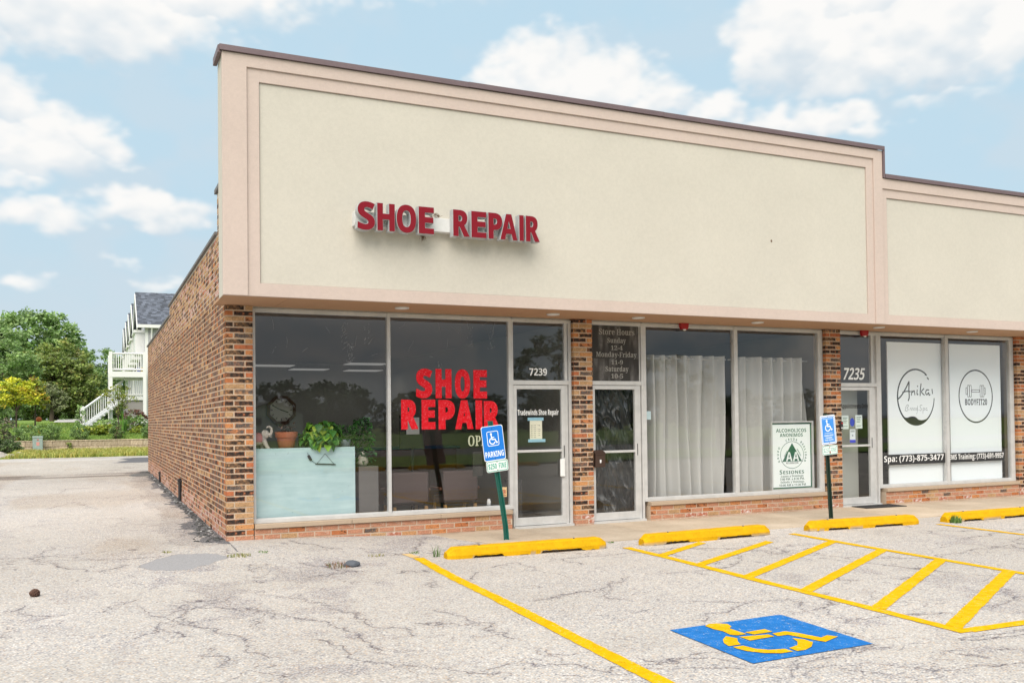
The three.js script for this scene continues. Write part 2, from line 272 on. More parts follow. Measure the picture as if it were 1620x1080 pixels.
// ---------------------------------------------------------------- concrete walk along the shops, slab by slab
{
  const walk = thing('sidewalk', 'tan concrete sidewalk in broad slabs along the shop fronts', 'sidewalk'); walk.userData.kind = 'structure';
  const ct = tex(512, 512, (i, j) => { const v = 190 + (fbm(i / 128, j / 128, 41, 5, 4) - .5) * 44 + (R2(i, j, 6) - .5) * 16 + (fbm(i / 6, j / 6, 42, 2, 85) - .5) * 14; return [v + 4, v - 13, v - 34]; }, { rx: .5, ry: .5 });
  const mats = [lin(.80, .80, .80), lin(.86, .85, .84), lin(.75, .755, .76)].map((c) => S({ map: ct, color: c, bumpMap: grainBump, bumpScale: .002, roughness: .98 }));
  const xs = [2.85, 4.02, 5.48, 6.98, 8.52, 9.9, 11.35, 12.85, 14.4, 15.9, 17.4, 18.9];
  for (let k = 0; k < xs.length - 1; k++) {
    const a = xs[k] + .006, b = xs[k + 1] - .006, s = new THREE.Shape((k ? [[a, .2], [b, .2], [b, -1.70], [a, -1.70]] : [[2.72, .02], [b, .2], [b, -1.70], [3.25, -1.70], [3.0, -1.0], [2.8, -.5]]).map((p) => new THREE.Vector2(...p)));
    const g = extr(s, .1, { bevelEnabled: true, bevelSize: .004, bevelThickness: .004, bevelSegments: 1 }); g.rotateX(-Math.PI / 2); g.translate(0, -.09 + (k ? 0 : .012), 0);
    mesh('slab', uvm(g.toNonIndexed()), mats[(k * 2) % 3], walk);
  }
}
// ---------------------------------------------------------------- painted markings, thin sheets of paint
const paintTex = tex(256, 256, (i, j) => { const v = 238 + (fbm(i / 16, j / 16, 3, 4, 16) - .5) * 26 + (R2(i, j, 9) - .5) * 22 - (R2(i, j, 19) < .018 ? 60 : 0); return g3(v); }, { rx: 1.6, ry: 1.6 });
const wornPaint = (c, wear) => tex(512, 512, (i, j) => { const n = fbm(i / 22, j / 22, 3, 4, 23), f = fbm(i / 4, j / 4, 13, 3, 128), v = .93 + (n - .5) * .16 + (R2(i, j, 9) - .5) * .12, hole = f + (n - .5) * .5 > 1 - wear && R2(i, j, 19) < .8, cr = Math.abs(fbm(i / 60, j / 60, 23, 4, 8) - .5) < .004; return hole ? [176, 168, 158].map((q) => q * (.8 + R2(i, j, 29) * .35)) : c.map((q) => q * v * (cr ? .72 : 1)); }, { rx: 1, ry: 1 });
M.yellow = PH({ specularIntensity: .2, map: wornPaint([228, 177, 0], .225), roughness: .9 });
M.yellowWorn = S({ color: lin(.72, .49, .22), map: paintTex, roughness: .9 });
M.blue = PH({ specularIntensity: .2, map: wornPaint([38, 116, 190], .215), roughness: .9 });
function polySheet(pts, lift) {                     // polygon in x,z laid on the pavement
  const s = new THREE.Shape(pts.map((p) => new THREE.Vector2(p[0], -p[1]))), g = new THREE.ShapeGeometry(s); g.rotateX(-Math.PI / 2);
  const p = g.attributes.position; for (let i = 0; i < p.count; i++) p.setY(i, hA(p.getX(i), p.getZ(i)) + lift); return uvm(g);
}
function strip(a, b, w, lift, seed) {               // painted line with slightly ragged edges
  const n = Math.max(3, Math.round(Math.hypot(b[0] - a[0], b[1] - a[1]) / .05)), dx = b[0] - a[0], dz = b[1] - a[1], L = Math.hypot(dx, dz), nx = -dz / L, nz = dx / L, pos = [], idx = [];
  for (let k = 0; k <= n; k++) { const t = k / n, e1 = (vn(t * L * 14, 1, seed) - .5) * .012, e2 = (vn(t * L * 14, 5, seed) - .5) * .012, wob = (vn(t * L * .8, 9, seed) - .5) * .03; for (const [s, e] of [[-1, e1], [1, e2]]) { const x = a[0] + dx * t + nx * (s * w / 2 + e + wob), z = a[1] + dz * t + nz * (s * w / 2 + e + wob); pos.push(x, hA(x, z) + lift, z); } }
  for (let k = 0; k < n; k++) idx.push(2 * k, 2 * k + 1, 2 * k + 2, 2 * k + 1, 2 * k + 3, 2 * k + 2);
  const g = new THREE.BufferGeometry(); g.setAttribute('position', new THREE.Float32BufferAttribute(pos, 3)); g.setIndex(idx); g.computeVertexNormals();
  const nn = g.attributes.normal; if (nn.getY(0) < 0) { g.setIndex(idx.reverse()); g.computeVertexNormals(); } return uvm(g);
}
struct('parking_line', strip([1.855, 1.97], [1.565, 7.6], .122, .0045, 1), M.yellow);
struct('parking_line', strip([1.80, 1.66], [1.84, 1.93], .11, .0045, 2), M.yellowWorn);
{
  const lines = [strip([4.44, 2.26], [4.25, 7.22], .115, .0045, 3), strip([7.06, 2.22], [6.80, 7.26], .115, .0045, 4), strip([4.312, 7.19], [6.74, 7.22], .11, .0045, 15)];
  lines.forEach((g) => struct('aisle_line', g, M.yellow));
  [[4.40, 3.06, 5.51, 2.35], [4.42, 3.82, 6.30, 2.69], [4.38, 4.66, 7.0, 3.06], [4.36, 5.50, 6.98, 3.90], [4.32, 6.37, 6.94, 4.75], [4.27, 7.21, 6.90, 5.60]].forEach((b, k) => { // cut square to the aisle lines so that paint butts against paint
    const xl = (z) => 4.44 - (z - 2.26) * .0383 + .060, xr = (z) => 7.06 - (z - 2.22) * .0516 - .060, a = [xl(b[1]), b[1] - (k === 5 ? .155 : .06)], e = k < 2 ? [b[2], b[3]] : [xr(b[3]), b[3] + .03], n = 50, pos = [], idx = [];
    for (let q = 0; q <= n; q++) { const t = q / n, x = lerp(a[0], e[0], t), z = lerp(a[1], e[1], t); for (const s of [-1, 1]) { const zz = z + s * (.074 + (vn(t * 40, s + 3, 20 + k) - .5) * .012); pos.push(x, hA(x, zz) + .0045, zz); } }
    for (let q = 0; q < n; q++) idx.push(2 * q, 2 * q + 1, 2 * q + 2, 2 * q + 1, 2 * q + 3, 2 * q + 2);
    const g = new THREE.BufferGeometry(); g.setAttribute('position', new THREE.Float32BufferAttribute(pos, 3)); g.setIndex(idx); g.computeVertexNormals(); struct('hatch_bar', uvm(g), M.yellow);
  });
}
struct('parking_line', strip([9.62, 2.42], [9.50, 7.4], .105, .0045, 8), M.yellow);
struct('parking_line', strip([12.3, 2.42], [12.2, 7.4], .105, .0045, 9), M.yellow);
struct('disabled_bay_square', polySheet([[2.39, 6.17], [3.43, 6.128], [3.478, 6.145], [3.40, 7.16], [2.33, 7.19]], .005), M.blue);
[[[2.693, 6.194], [2.761, 6.154], [2.839, 6.174], [2.884, 6.219], [2.86, 6.297], [2.804, 6.346], [2.8, 6.545], [2.714, 6.549], [2.683, 6.508], [2.706, 6.397], [2.684, 6.309]],
[[2.824, 6.498], [3.019, 6.484], [3.017, 6.574], [2.838, 6.584]], [[2.7, 6.589], [2.93, 6.627], [2.93, 6.695], [2.694, 6.713], [2.7, 6.66]],
[[2.974, 6.621], [3.105, 6.605], [3.147, 6.677], [3.201, 6.874], [3.288, 6.838], [3.326, 6.906], [3.136, 6.983], [3.119, 6.947], [3.049, 6.699], [2.958, 6.7]],
[[2.629, 6.529], [2.66, 6.616], [2.6, 6.7], [2.566, 6.773], [2.464, 6.773], [2.488, 6.687], [2.545, 6.603]],
[[2.474, 6.804], [2.559, 6.804], [2.58, 6.911], [2.644, 6.978], [2.754, 7.005], [2.755, 7.086], [2.648, 7.084], [2.554, 7.028], [2.488, 6.935], [2.471, 6.854]],
[[3.007, 6.796], [3.058, 6.86], [3.048, 6.955], [2.956, 7.041], [2.863, 7.087], [2.787, 7.09], [2.794, 7.0], [2.898, 6.967], [2.967, 6.891]]].forEach((p) => struct('wheelchair_symbol_marking', polySheet(p, .0095), M.yellow));
struct('grass_verge', uvm(sheet(-60, -8.98, -18, 0, 20, 12, (x, z) => hA(x, z) + .02)), grassMat);

// ---------------------------------------------------------------- the brick shop building
const COURSE = .071, J0 = .0256, JT = .0165, F = .92, SOF = 3.075;
// brick face atlas: 4 columns x 8 rows; 0-11 dark scored, 12-19 orange, 20-25 tan, 26-28 red, 29-31 whitened by salts
const atlas = (() => {
  const W = 1024, H = 512, cw = 256, ch = 64;
  return tex(W, H, (i, j) => {
    const cx = i / cw | 0, cy = j / ch | 0, id = cy * 4 + cx, u = (i % cw) / cw, v = (j % ch) / ch, s = id * 31;
    const n1 = fbm(u * 6, v * 2, s + 1, 4), n2 = fbm(u * 26, v * 8, s + 2, 3), sp = R2(i, j, s), sc = vn(u * 46, v * 1.5, s + 5);
    const tones = [[176, 110, 72], [190, 128, 84], [184, 138, 98], [172, 104, 72], [194, 140, 94], [182, 120, 82]];
    let base = tones[id % 6], c;
    const edge = Math.min(u * 3, (1 - u) * 3, v * 1.4, (1 - v) * 1.4) * 4;
    if (id < 12) {
      const dk = id < 6 ? [48, 42, 40] : [84, 75, 71], lt = id < 6 ? [84, 70, 62] : [126, 112, 105];
      const m = clamp(.88 + (n1 - .5) * (id % 4 === 3 ? 4.2 : 2.2) - (edge < .45 + n2 * .5 ? .75 : 0)), g = clamp(.2 + (n2 - .5) * 1.6 + (sc - .5) * 1.1);
      c = [0, 1, 2].map((k) => lerp(base[k] * (.8 + n2 * .4), lerp(dk[k], lt[k], g), m));
    } else if (id < 20) { const m = clamp((n1 - .62) * 5); c = base.map((b, k) => lerp(b * (.82 + n2 * .36), [92, 62, 46][k], m)); }
    else if (id < 26) c = [178, 142, 106].map((b) => b * (.78 + n2 * .42 + (n1 - .5) * .3));
    else if (id < 29) { const m = clamp((n1 - .6) * 5); c = [178, 128, 103].map((b, k) => lerp(b * (.8 + n2 * .4), [200, 176, 160][k], m * .6)); }
    else { const m = clamp((n1 - .38) * 3); c = [170, 110, 88].map((b, k) => lerp(b * (.85 + n2 * .3), [216, 208, 206][k], m)); }
    return c.map((x) => x + (sp - .5) * 20);
  }, { wrap: false });
})();
const brickBump = tex(512, 128, (i, j) => g3(128 + (vn(i / 4, j / 60, 71) - .5) * 110 + (R2(i, j, 72) - .5) * 70), { srgb: false, rx: 4, ry: 4 });
M.brick = PH({ specularIntensity: .25, map: atlas, bumpMap: brickBump, bumpScale: .002, roughness: .95 });
function brickGeo(x0, x1, y0, y1, z0, z1, id, along = 'x', half = 0) {   // uv of the long face inside one atlas cell
  const g = new THREE.BoxGeometry(x1 - x0, y1 - y0, z1 - z0), p = g.attributes.position, n = g.attributes.normal, uv = g.attributes.uv;
  const L = along === 'x' ? x1 - x0 : z1 - z0, cu = (id % 4) / 4, cv = (id / 4 | 0) / 8, span = Math.min(1, L / .2) * .94;
  for (let i = 0; i < p.count; i++) {
    const a = along === 'x' ? p.getX(i) / L + .5 : p.getZ(i) / L + .5, onEnd = Math.abs(along === 'x' ? n.getX(i) : n.getZ(i)) > .5;
    const d = along === 'x' ? p.getZ(i) / (z1 - z0) + .5 : p.getX(i) / (x1 - x0) + .5;
    const u = onEnd ? .03 + .45 * d : .03 + half * (1 - span) + a * span, v = Math.abs(n.getY(i)) > .5 ? .1 + .8 * d : .06 + .88 * (p.getY(i) / (y1 - y0) + .5);
    uv.setXY(i, cu + u / 4, cv + v / 8);
  }
  g.translate((x0 + x1) / 2, (y0 + y1) / 2, (z0 + z1) / 2); return g;
}
const pickBrick = (r, kind, side) => { const q = r(), dk = side ? (r() < .2 ? r() * 6 | 0 : 6 + (r() * 6 | 0)) : (r() < .8 ? r() * 6 | 0 : 6 + (r() * 6 | 0)); if (kind === 'stretcher') return q < (side ? .90 : .74) ? dk : q < .9 ? 12 + (r() * 8 | 0) : 20 + (r() * 6 | 0); return q < (side ? .52 : .22) ? dk : q < (side ? .86 : .72) ? 12 + (r() * 8 | 0) : 20 + (r() * 6 | 0); };
const bld = thing('shop_building', 'one-storey brick shop row with cream stucco parapet and pink trim', 'building');
const strayBricks = [];                                   // bricks beyond the largest 300, joined into one part
const geoCache = {};
function layBrick(parent, x0, x1, y0, id, r, joined) {
  const h = COURSE - JT, w = x1 - x0, dz = (r() - .5) * .004;
  if (joined) { strayBricks.push(brickGeo(x0, x1, y0, y0 + h, -.1 + dz, dz, id, 'x')); return; }
  const key = `${Math.round(w * 200)}_${id}`; const g = geoCache[key] ??= brickGeo(-w / 2, w / 2, -h / 2, h / 2, -.05, .05, id, 'x');
  const m = mesh('brick', g, M.brick, parent); m.position.set((x0 + x1) / 2, y0 + h / 2, -.05 + dz); m.rotation.z = (r() - .5) * .006;
}
function pier(x0, x1, seed, joined, y0 = 0) {
  const r = RNG(seed), core = mesh('pier', bx(x0 + .008, x1 - .008, -.05, SOF - .004, -.3, -.005), M.mortar, bld);
  for (let n = -1; n < 43; n++) {
    const y = J0 + n * COURSE + JT / 2; if (y < y0 - .05 || y > SOF - .03) continue;
    const w = x1 - x0, hd = .098, odd = n & 1, cut = odd ? x0 + hd : x1 - hd;
    const low = y < y0 + .16, idA = low ? (r() < .6 ? 29 + (r() * 3 | 0) : 26 + (r() * 3 | 0)) : pickBrick(r, odd ? 'header' : 'stretcher'), idB = low ? 26 + (r() * 6 | 0) : pickBrick(r, odd ? 'stretcher' : 'header');
    layBrick(core, x0, odd ? cut - JT / 2 : cut - JT / 2, y, idA, r, joined); layBrick(core, cut + JT / 2, x1, y, idB, r, joined);
  }
  return core;
}
pier(0, .335, 11, false); pier(4.965, 5.285, 12, false); pier(9.86, 10.19, 13, true); pier(14.67, 15.0, 14, true);
function kneeWall(x0, x1, seed, joined) {
  const r = RNG(seed), core = mesh('knee_wall', bx(x0, x1, -.05, .238, -.3, -.005), M.mortar, bld);
  for (let n = -1; n < 3; n++) {
    const y = J0 + n * COURSE + JT / 2 + .0; let x = x0 + (n & 1 ? -.1 : 0);
    while (x < x1 - .03) { const a = Math.max(x, x0 + .002), b = Math.min(x + .2, x1 - .002), q = r(); if (b - a > .03) layBrick(core, a, b, y, n < 1 && q < (n < 0 ? .5 : .18) ? 29 + (r() * 3 | 0) : q < .60 ? 26 + (r() * 3 | 0) : q < .80 ? 12 + (r() * 8 | 0) : q < .85 ? 7 : 20 + (r() * 6 | 0), r, joined); x += .2 + JT; }
  }
  let k = 0; for (let x = x0; x < x1 - .1; k++) { const e = x + 1.25 > x1 - .3 ? x1 : x + 1.25; mesh('window_sill', uvm(rbox(x + .002, e - .002, .2405, .2985, -.16, .03, .006, 1)), M.stone, bld); x = e; }
}
kneeWall(.345, 3.94, 21, false); kneeWall(6.28, 9.85, 22, false); kneeWall(11.2, 14.66, 23, true); kneeWall(15.01, 19.8, 24, true);

// side wall: mortar body in two tones, bricks as one part
{
  const zs = -17.5, top = (z) => z > -.78 ? 4.64 : z > -9.05 ? 4.10 : 3.88;
  const wall = mesh('side_wall', merge([bx(.0035, .28, -.1, 3.28, zs, -.1), bx(.3, .301, -.1, 3.0, -.2, -.15)]), M.mortar, bld);
  mesh('parapet_wall', merge([bx(.0035, .28, 3.281, 3.88, zs, -9.05), bx(.0035, .28, 3.281, 4.10, -9.05, -.78), bx(.0035, .28, 3.281, 4.64, -.78, -.05)]), M.mortarPale, bld);
  const r = RNG(5), list = [], tint = [];
  for (let n = -1; n < 65; n++) {
    const y = J0 + n * COURSE + JT / 2, h = COURSE - JT; let z = -.103 - (n & 1 ? .0 : .104), first = true, k = n & 1;
    if (!(n & 1)) { /* closer header at the corner */ list.push([y, -.103, -.2, 12 + (r() * 8 | 0)]); z = -.2125; }
    while (z > zs + .05) {
      const L = (k++ & 1) ? .098 : .2, z1 = Math.max(z - L, zs); const m = (z + z1) / 2;
      const skipJoint = Math.abs(m + 6.35) < .05 || Math.abs(m + 12.0) < .05;
      if (y + h < top(m) - .01 && y + h > .08 && z - z1 > .03 && !skipJoint) {
        const base = .11 + .07 * sm(-m / 17.5), hgt = y - base, wn = fbm(m * .5, n * .35, 81, 3);
        let id = pickBrick(r, L > .15 ? 'stretcher' : r() < .45 ? 'stretcher' : 'header', true);
        if (hgt < .24 && r() < .75 - hgt * 2 && wn > .38) id = 29 + (r() * 3 | 0); else if (hgt < .3 && r() < .4) id = 26 + (r() * 3 | 0);
        else if (y > 3.25 && r() < .5) id = r() < .35 ? 29 + (r() * 3 | 0) : 20 + (r() * 6 | 0);
        list.push([y, z, z1, id]);
      }
      z = z1 - JT;
    }
  }
  const gs = list.map(([y, za, zb, id]) => { const d = (r() - .5) * .003; return brickGeo(d, .09, y, y + COURSE - JT, zb, za, id, 'z', r()); });
  const bf = mesh('brick_field', merge(gs), M.brick, wall); bf.userData.kind = 'stuff';
  mesh('parapet_cap', bx(-.03, .32, 3.885, 3.925, zs - .03, -9.05), M.darkcap, bld); mesh('parapet_cap', bx(-.03, .32, 4.105, 4.145, -9.08, -.79), M.darkcap, bld); mesh('parapet_cap', bx(-.03, .32, 4.645, 4.70, -.81, -.03), M.darkcap, bld);
  for (const z of [-6.35, -12.0]) mesh('expansion_joint', bx(-.0005, .02, .1, 3.3, z - .008, z + .008), S({ color: lin(.12, .09, .07), roughness: 1 }), bld);
  mesh('drain_pipe', merge([taper([[-.035, .13, -6.28], [-.035, .56, -6.28]], [.028, .028], 10), bx(-.07, 0, .5, .53, -6.31, -6.25)]), M.black, bld);
  mesh('drain_pipe', taper([[-.03, .14, -11.95], [-.03, .42, -11.95]], [.024, .024], 8), M.black, bld);
}
{ const g = merge(strayBricks); const b = mesh('brick_field', g, M.brick, bld); b.userData.kind = 'stuff'; }

// parapet front: stucco panels, stepped trim, metal coping
{
  const X1 = 10.06, X2 = 10.25, XE = 19.8, zb = .5;
  mesh('parapet_core', merge([bx(-.135, 10.24, 3.08, 5.915, zb, F - .045), bx(10.24, XE, 3.08, 5.465, zb, F - .045), bx(.0, XE, 3.16, 4.64, -.04, zb)]), M.cream, bld);
  mesh('stucco_panel', bx(.29, 9.91, 3.235, 5.61, F - .0449, F - .032), M.cream, bld);
  mesh('stucco_panel', bx(10.365, XE, 3.235, 5.152, F - .0449, F - .032), M.cream, bld);
  const U = (pts) => new THREE.Shape(pts.map((p) => new THREE.Vector2(...p)));
  const bev = { bevelEnabled: true, bevelSize: .004, bevelThickness: .004, bevelSegments: 2, bevelOffset: -.004 };
  const inner = rectShape(.1405, SOF, X1 - .0005, 5.77); inner.holes.push(rectShape(.285, 3.23, 9.915, 5.615));
  let g = extr(inner, .03, bev); g.translate(0, 0, F - .0445); mesh('inner_trim', uvm(g), M.pink, bld);
  const inner2 = rectShape(X2 + .0005, SOF, XE, 5.30); inner2.holes.push(rectShape(10.36, 3.23, XE - .1, 5.157));
  g = extr(inner2, .03, bev); g.translate(0, 0, F - .0445); mesh('inner_trim', uvm(g), M.pink, bld);
  const outer = U([[-.14, SOF], [.14, SOF], [.14, 5.77], [X1, 5.77], [X1, SOF], [X2, SOF], [X2, 5.30], [XE, 5.30], [XE, 5.468], [X2 + .0, 5.468], [X2, 5.918], [-.14, 5.918]]);
  g = extr(outer, .052, bev); g.translate(0, 0, F - .0446); mesh('outer_trim', uvm(g), M.pink, bld);
  // coping in lengths, each a little out of true
  const r = RNG(9), cop = (x0, x1, y) => { const gg = merge([bx(0, x1 - x0, .008, .066, F + .012, F + .034), bx(0, x1 - x0, .05, .072, zb - .03, F + .033), bx(0, x1 - x0, .004, .012, F + .012, F + .04)]); const m = mesh('coping', gg, M.coping, bld); m.position.set(x0, y + (r() - .5) * .004, (r() - .5) * .004); m.rotation.z = (r() - .5) * .0012; };
  let xs = [-.17, 2.95, 5.98, 8.9, 10.29]; for (let k = 0; k < 4; k++) cop(xs[k] + .001, xs[k + 1] - (k < 3 ? .001 : 0), 5.919);
  xs = [10.30, 13.2, 16.2, XE]; for (let k = 0; k < 3; k++) cop(xs[k], xs[k + 1] - .002, 5.469);
  mesh('coping', bx(10.252, 10.292, 5.475, 5.918, zb - .03, F + .034), M.coping, bld);
  mesh('coping', bx(-.185, -.141, 5.90, 5.985, zb - .04, F + .01), M.coping, bld);
  // soffit boards and recessed downlights
  const sx = [-.13, .62, 3.9, 7.3, 9.55, 12.55, 15.4, XE]; for (let k = 0; k < sx.length - 1; k++) mesh('soffit_board', bx(sx[k] + .003, sx[k + 1] - .003, SOF, SOF + .03, -.13, F - .046), M.soffit, bld);
  for (const [x, z] of [[2.18, .43], [4.41, .435], [5.82, .45], [8.0, .49], [10.55, .52], [12.84, .49], [15.2, .5]]) { const l = mesh('downlight', new THREE.TorusGeometry(.085, .012, 6, 28).rotateX(Math.PI / 2).translate(x, SOF - .004, z), M.whitePaint, bld); mesh('downlight_lens', new THREE.CylinderGeometry(.078, .078, .01, 24).translate(x, SOF - .006, z), M.whiteVinyl, l); }
  // roof, back, rooms
  mesh('roof', merge([bx(.281, XE, 3.14, 3.2, -17.5, -.04)]), M.roofing, bld);
  mesh('rear_wall', bx(.281, XE, -.1, 3.88, -17.5, -17.2), M.mortar, bld);
  mesh('end_wall', bx(XE, XE + .3, -.1, 4.2, -17.5, .5), M.mortar, bld);
  mesh('party_wall', bx(5.05, 5.2, .0, 3.09, -17.2, -.31), M.interior, bld); mesh('party_wall', bx(9.95, 10.1, .0, 3.09, -17.2, -.31), M.interior, bld);
  mesh('inner_lining', bx(.281, .3, 0, 3.09, -10, -.31), M.interior, bld);
  mesh('back_partition', bx(.3, 5.05, 0, 3.0, -10.1, -10), S({ color: lin(.42, .42, .41), roughness: .95 }), bld); mesh('back_partition', bx(5.2, 9.95, 0, 3.0, -6.1, -6), M.interiorDark, bld); mesh('back_partition', bx(10.1, XE, 0, 3.0, -6.1, -6), M.interior, bld);
  mesh('shop_ceiling', bx(.3, XE, 3.04, 3.09, -12, -.145), M.ceiling, bld);
  mesh('shop_floor', bx(.281, XE, -.05, .06, -12, -.145), M.floorIn, bld);
}
// ---------------------------------------------------------------- windows and doors (aluminium frames, each pane its own sheet)
const ZF = -.068, ZB = -.145, GZ = -.105;
const pane = (x0, x1, y0, y1, parent, z = GZ) => { const g = new THREE.PlaneGeometry(x1 - x0, y1 - y0); g.translate((x0 + x1) / 2, (y0 + y1) / 2, z); return mesh('pane', g, M.glass, parent); };
const bar = (x0, x1, y0, y1, z0 = ZB, z1 = ZF) => uvm(rbox(x0, x1, y0, y1, z0, z1, .004, 1));
function shopWindow(x0, x1, xm, yb, jl, jr, mw = .045) {
  const w = mesh('window', merge([bar(x0, x0 + jl, yb, 3.055), bar(x1 - jr, x1, yb, 3.055), bar(xm - mw / 2, xm + mw / 2, yb + .001, 3.054, ZB, ZF + .012), bar(x0, x1, yb, yb + .05, ZB, ZF + .006), bar(x0 + .001, x1 - .001, yb + .03, yb + .062, ZB, ZF - .02), bar(x0, x1, 3.005, 3.056, ZB, ZF - .002), bar(x0, x1, 3.0565, 3.075, ZB, ZF - .02)]), M.alu, bld);
  pane(x0 + jl - .005, xm - mw / 2 + .005, yb + .04, 3.01, w); pane(xm + mw / 2 - .005, x1 - jr + .005, yb + .04, 3.01, w); return w;
}
shopWindow(.337, 3.99, 2.147, .2995, .04, .05); shopWindow(6.225, 9.855, 8.0, .2995, .055, .1, .075); shopWindow(11.13, 14.665, 12.84, .2995, .07, .11, .075); shopWindow(15.0, 19.8, 17.4, .2995, .07, .1);
function shopDoor(x0, x1, lx0, lx1, frR, handle, yMid) {
  const d = mesh('door', merge([bar(x0, lx0 - .004, .012, 3.055, ZB, ZF + .002), bar(lx1 + .004, lx1 + .05, .012, 3.055, ZB, ZF - .018), bar(x1 - frR, x1, .012, 3.055, ZB, ZF + .004), bar(lx1 + .045, x1 - frR + .004, .012, 3.055, ZB, ZF - .04), bar(x0, x1 - .002, 2.095, 2.158, ZB, ZF), bar(x0, x1 - .002, 3.005, 3.0555, ZB, ZF), bar(x0 + .01, x1 - .01, 3.056, 3.075, ZB, ZF - .02), bx(x0 + .002, x1 - .002, -.04, .045, -.2, -.02)]), M.alu, bld);
  const lf = mesh('leaf', merge([bar(lx0, lx0 + .05, .05, 2.088, -.13, ZF - .006), bar(lx1 - .062, lx1, .05, 2.088, -.13, ZF - .006), bar(lx0 + .049, lx1 - .061, 2.03, 2.087, -.13, ZF - .007), bar(lx0 + .049, lx1 - .061, .051, .165, -.13, ZF - .007), bar(lx0 + .049, lx1 - .061, yMid - .018, yMid + .018, -.13, ZF - .004)]), M.alu, d);
  pane(lx0 + .045, lx1 - .057, .16, yMid - .015, d, -.1); pane(lx0 + .045, lx1 - .057, yMid + .015, 2.035, d, -.1); pane(lx0, lx1 + .004, 2.15, 3.01, d);
  if (handle) mesh('handle', uvm(rbox(lx1 - .105, lx1 - .03, .74, 1.0, ZF - .004, ZF + .03, .012, 2)), M.whiteVinyl, d);
  mesh('lock_plate', bx(lx1 - .03, lx1 - .018, 1.02, 1.2, ZF - .0055, ZF - .002), M.black, d);
  mesh('hinge', merge([.25, 1.85].map((y) => taper([[lx0 - .002, y - .05, ZF + .006], [lx0 - .002, y + .05, ZF + .006]], [.009, .009], 8))), M.alu, d);
  return d;
}
shopDoor(3.99, 4.962, 4.015, 4.855, .045, true, 1.127); shopDoor(5.285, 6.224, 5.315, 6.13, .035, false, 1.085); shopDoor(10.192, 11.128, 10.215, 10.985, .035, false, 1.065);
// ---------------------------------------------------------------- lettering
const bold = await new FontLoader().loadAsync('fonts/droid/droid_sans_bold.typeface.json');
const serif = await new FontLoader().loadAsync('fonts/droid/droid_serif_bold.typeface.json');
function glyph(ch, x0, x1, y0, y1, depth, opt = {}, font = bold, thin = 0) {      // one letter fitted to a box
  let shapes = ch === 'I' ? [rectShape(0, 0, .2, .72)] : font.generateShapes(ch, 1); let g = new THREE.ExtrudeGeometry(shapes, { depth: .01, bevelEnabled: false, curveSegments: 10 }); g.computeBoundingBox(); const b = g.boundingBox;
  const sx = (x1 - x0) / (b.max.x - b.min.x), sy = (y1 - y0) / (b.max.y - b.min.y);
  const map = (p) => new THREE.Vector2(x0 + (p.x - b.min.x) * sx, y0 + (p.y - b.min.y) * sy);
  shapes = shapes.map((s) => { const e = s.extractPoints(10), q = new THREE.Shape(e.shape.map(map)); q.holes = e.holes.map((h) => new THREE.Path(h.map(map))); return q; });
  return new THREE.ExtrudeGeometry(shapes, { depth, bevelEnabled: false, curveSegments: 10, ...opt });
}
function textGeo(str, x0, x1, y0, y1, z, font = bold, slant = 0) {              // a word fitted to a box on the glass
  const g = new THREE.ExtrudeGeometry(font.generateShapes(str, 1), { depth: .02, bevelEnabled: false, curveSegments: 6 }); g.computeBoundingBox(); const b = g.boundingBox, p = g.attributes.position;
  for (let i = 0; i < p.count; i++) { const y = (p.getY(i) - b.min.y) / (b.max.y - b.min.y); p.setXYZ(i, x0 + (p.getX(i) - b.min.x) / (b.max.x - b.min.x) * (x1 - x0) + slant * y * (y1 - y0), y0 + y * (y1 - y0), z + p.getZ(i) * .05); }
  g.computeVertexNormals(); return g;
}
{ // channel-letter sign on the parapet
  const s = thing('channel_letter_sign', 'red channel letters reading SHOE REPAIR on a white raceway', 'sign', [0, 0, 0]);
  const red = PH({ color: lin(.20, .009, .018), roughness: .3, specularIntensity: .35 }), ret = S({ color: lin(.48, .50, .51), map: fineTex, roughness: .45 });
  mesh('raceway', uvm(rbox(1.40, 3.83, 3.99, 4.165, F - .04, F + .075, .004, 1)), M.whitePaint, s);
  const L = [['S', 1.402, 1.629], ['H', 1.651, 1.882], ['O', 1.899, 2.159], ['E', 2.185, 2.394], ['R', 2.645, 2.876], ['E', 2.894, 3.11], ['P', 3.131, 3.335], ['A', 3.300, 3.551], ['I', 3.573, 3.645], ['R', 3.668, 3.875]];
  for (const [ch, a, b] of L) {
    const o = 'SO'.includes(ch) ? .006 : 0, dy = (a - 2.6) * .004, l = mesh('letter', glyph(ch, a + .011, b - .011, 3.934 - o + dy, 4.257 + o + dy, .112, { bevelEnabled: true, bevelSize: .011, bevelThickness: .0015, bevelSegments: 1 }).translate(0, 0, F + .0775), ret, s);
    mesh('letter_face', glyph(ch, a + .011, b - .011, 3.934 - o + dy, 4.257 + o + dy, .002, { bevelEnabled: true, bevelSize: .0065, bevelThickness: .0005, bevelSegments: 1 }).translate(0, 0, F + .1925), red, l);
  }
  const n = thing('bird_nest_straw', 'tuft of brown nest straw caught behind the red sign letters', 'nest', [2.44, 4.17, F + .02]); const r = RNG(3), g = [];
  for (let k = 0; k < 46; k++) { const x = (r() - .3) * .12, y = (r() - .2) * .05, a = r() * 3.14; g.push(taper([[x, y, r() * .06], [x + Math.cos(a) * .05, y + Math.sin(a) * .02 + .01, r() * .06]], [.0025, .0015], 4)); }
  for (let k = 0; k < 34; k++) { const x = -.16 + (r() - .5) * .05, y = -.19 - r() * .05; g.push(taper([[x, y, .03 + r() * .03], [x + (r() - .3) * .05, y - .04 - r() * .07, .03 + r() * .03]], [.003, .0015], 4)); }
  mesh('straw', merge(g), S({ color: lin(.13, .075, .04), roughness: 1 }), n);
}
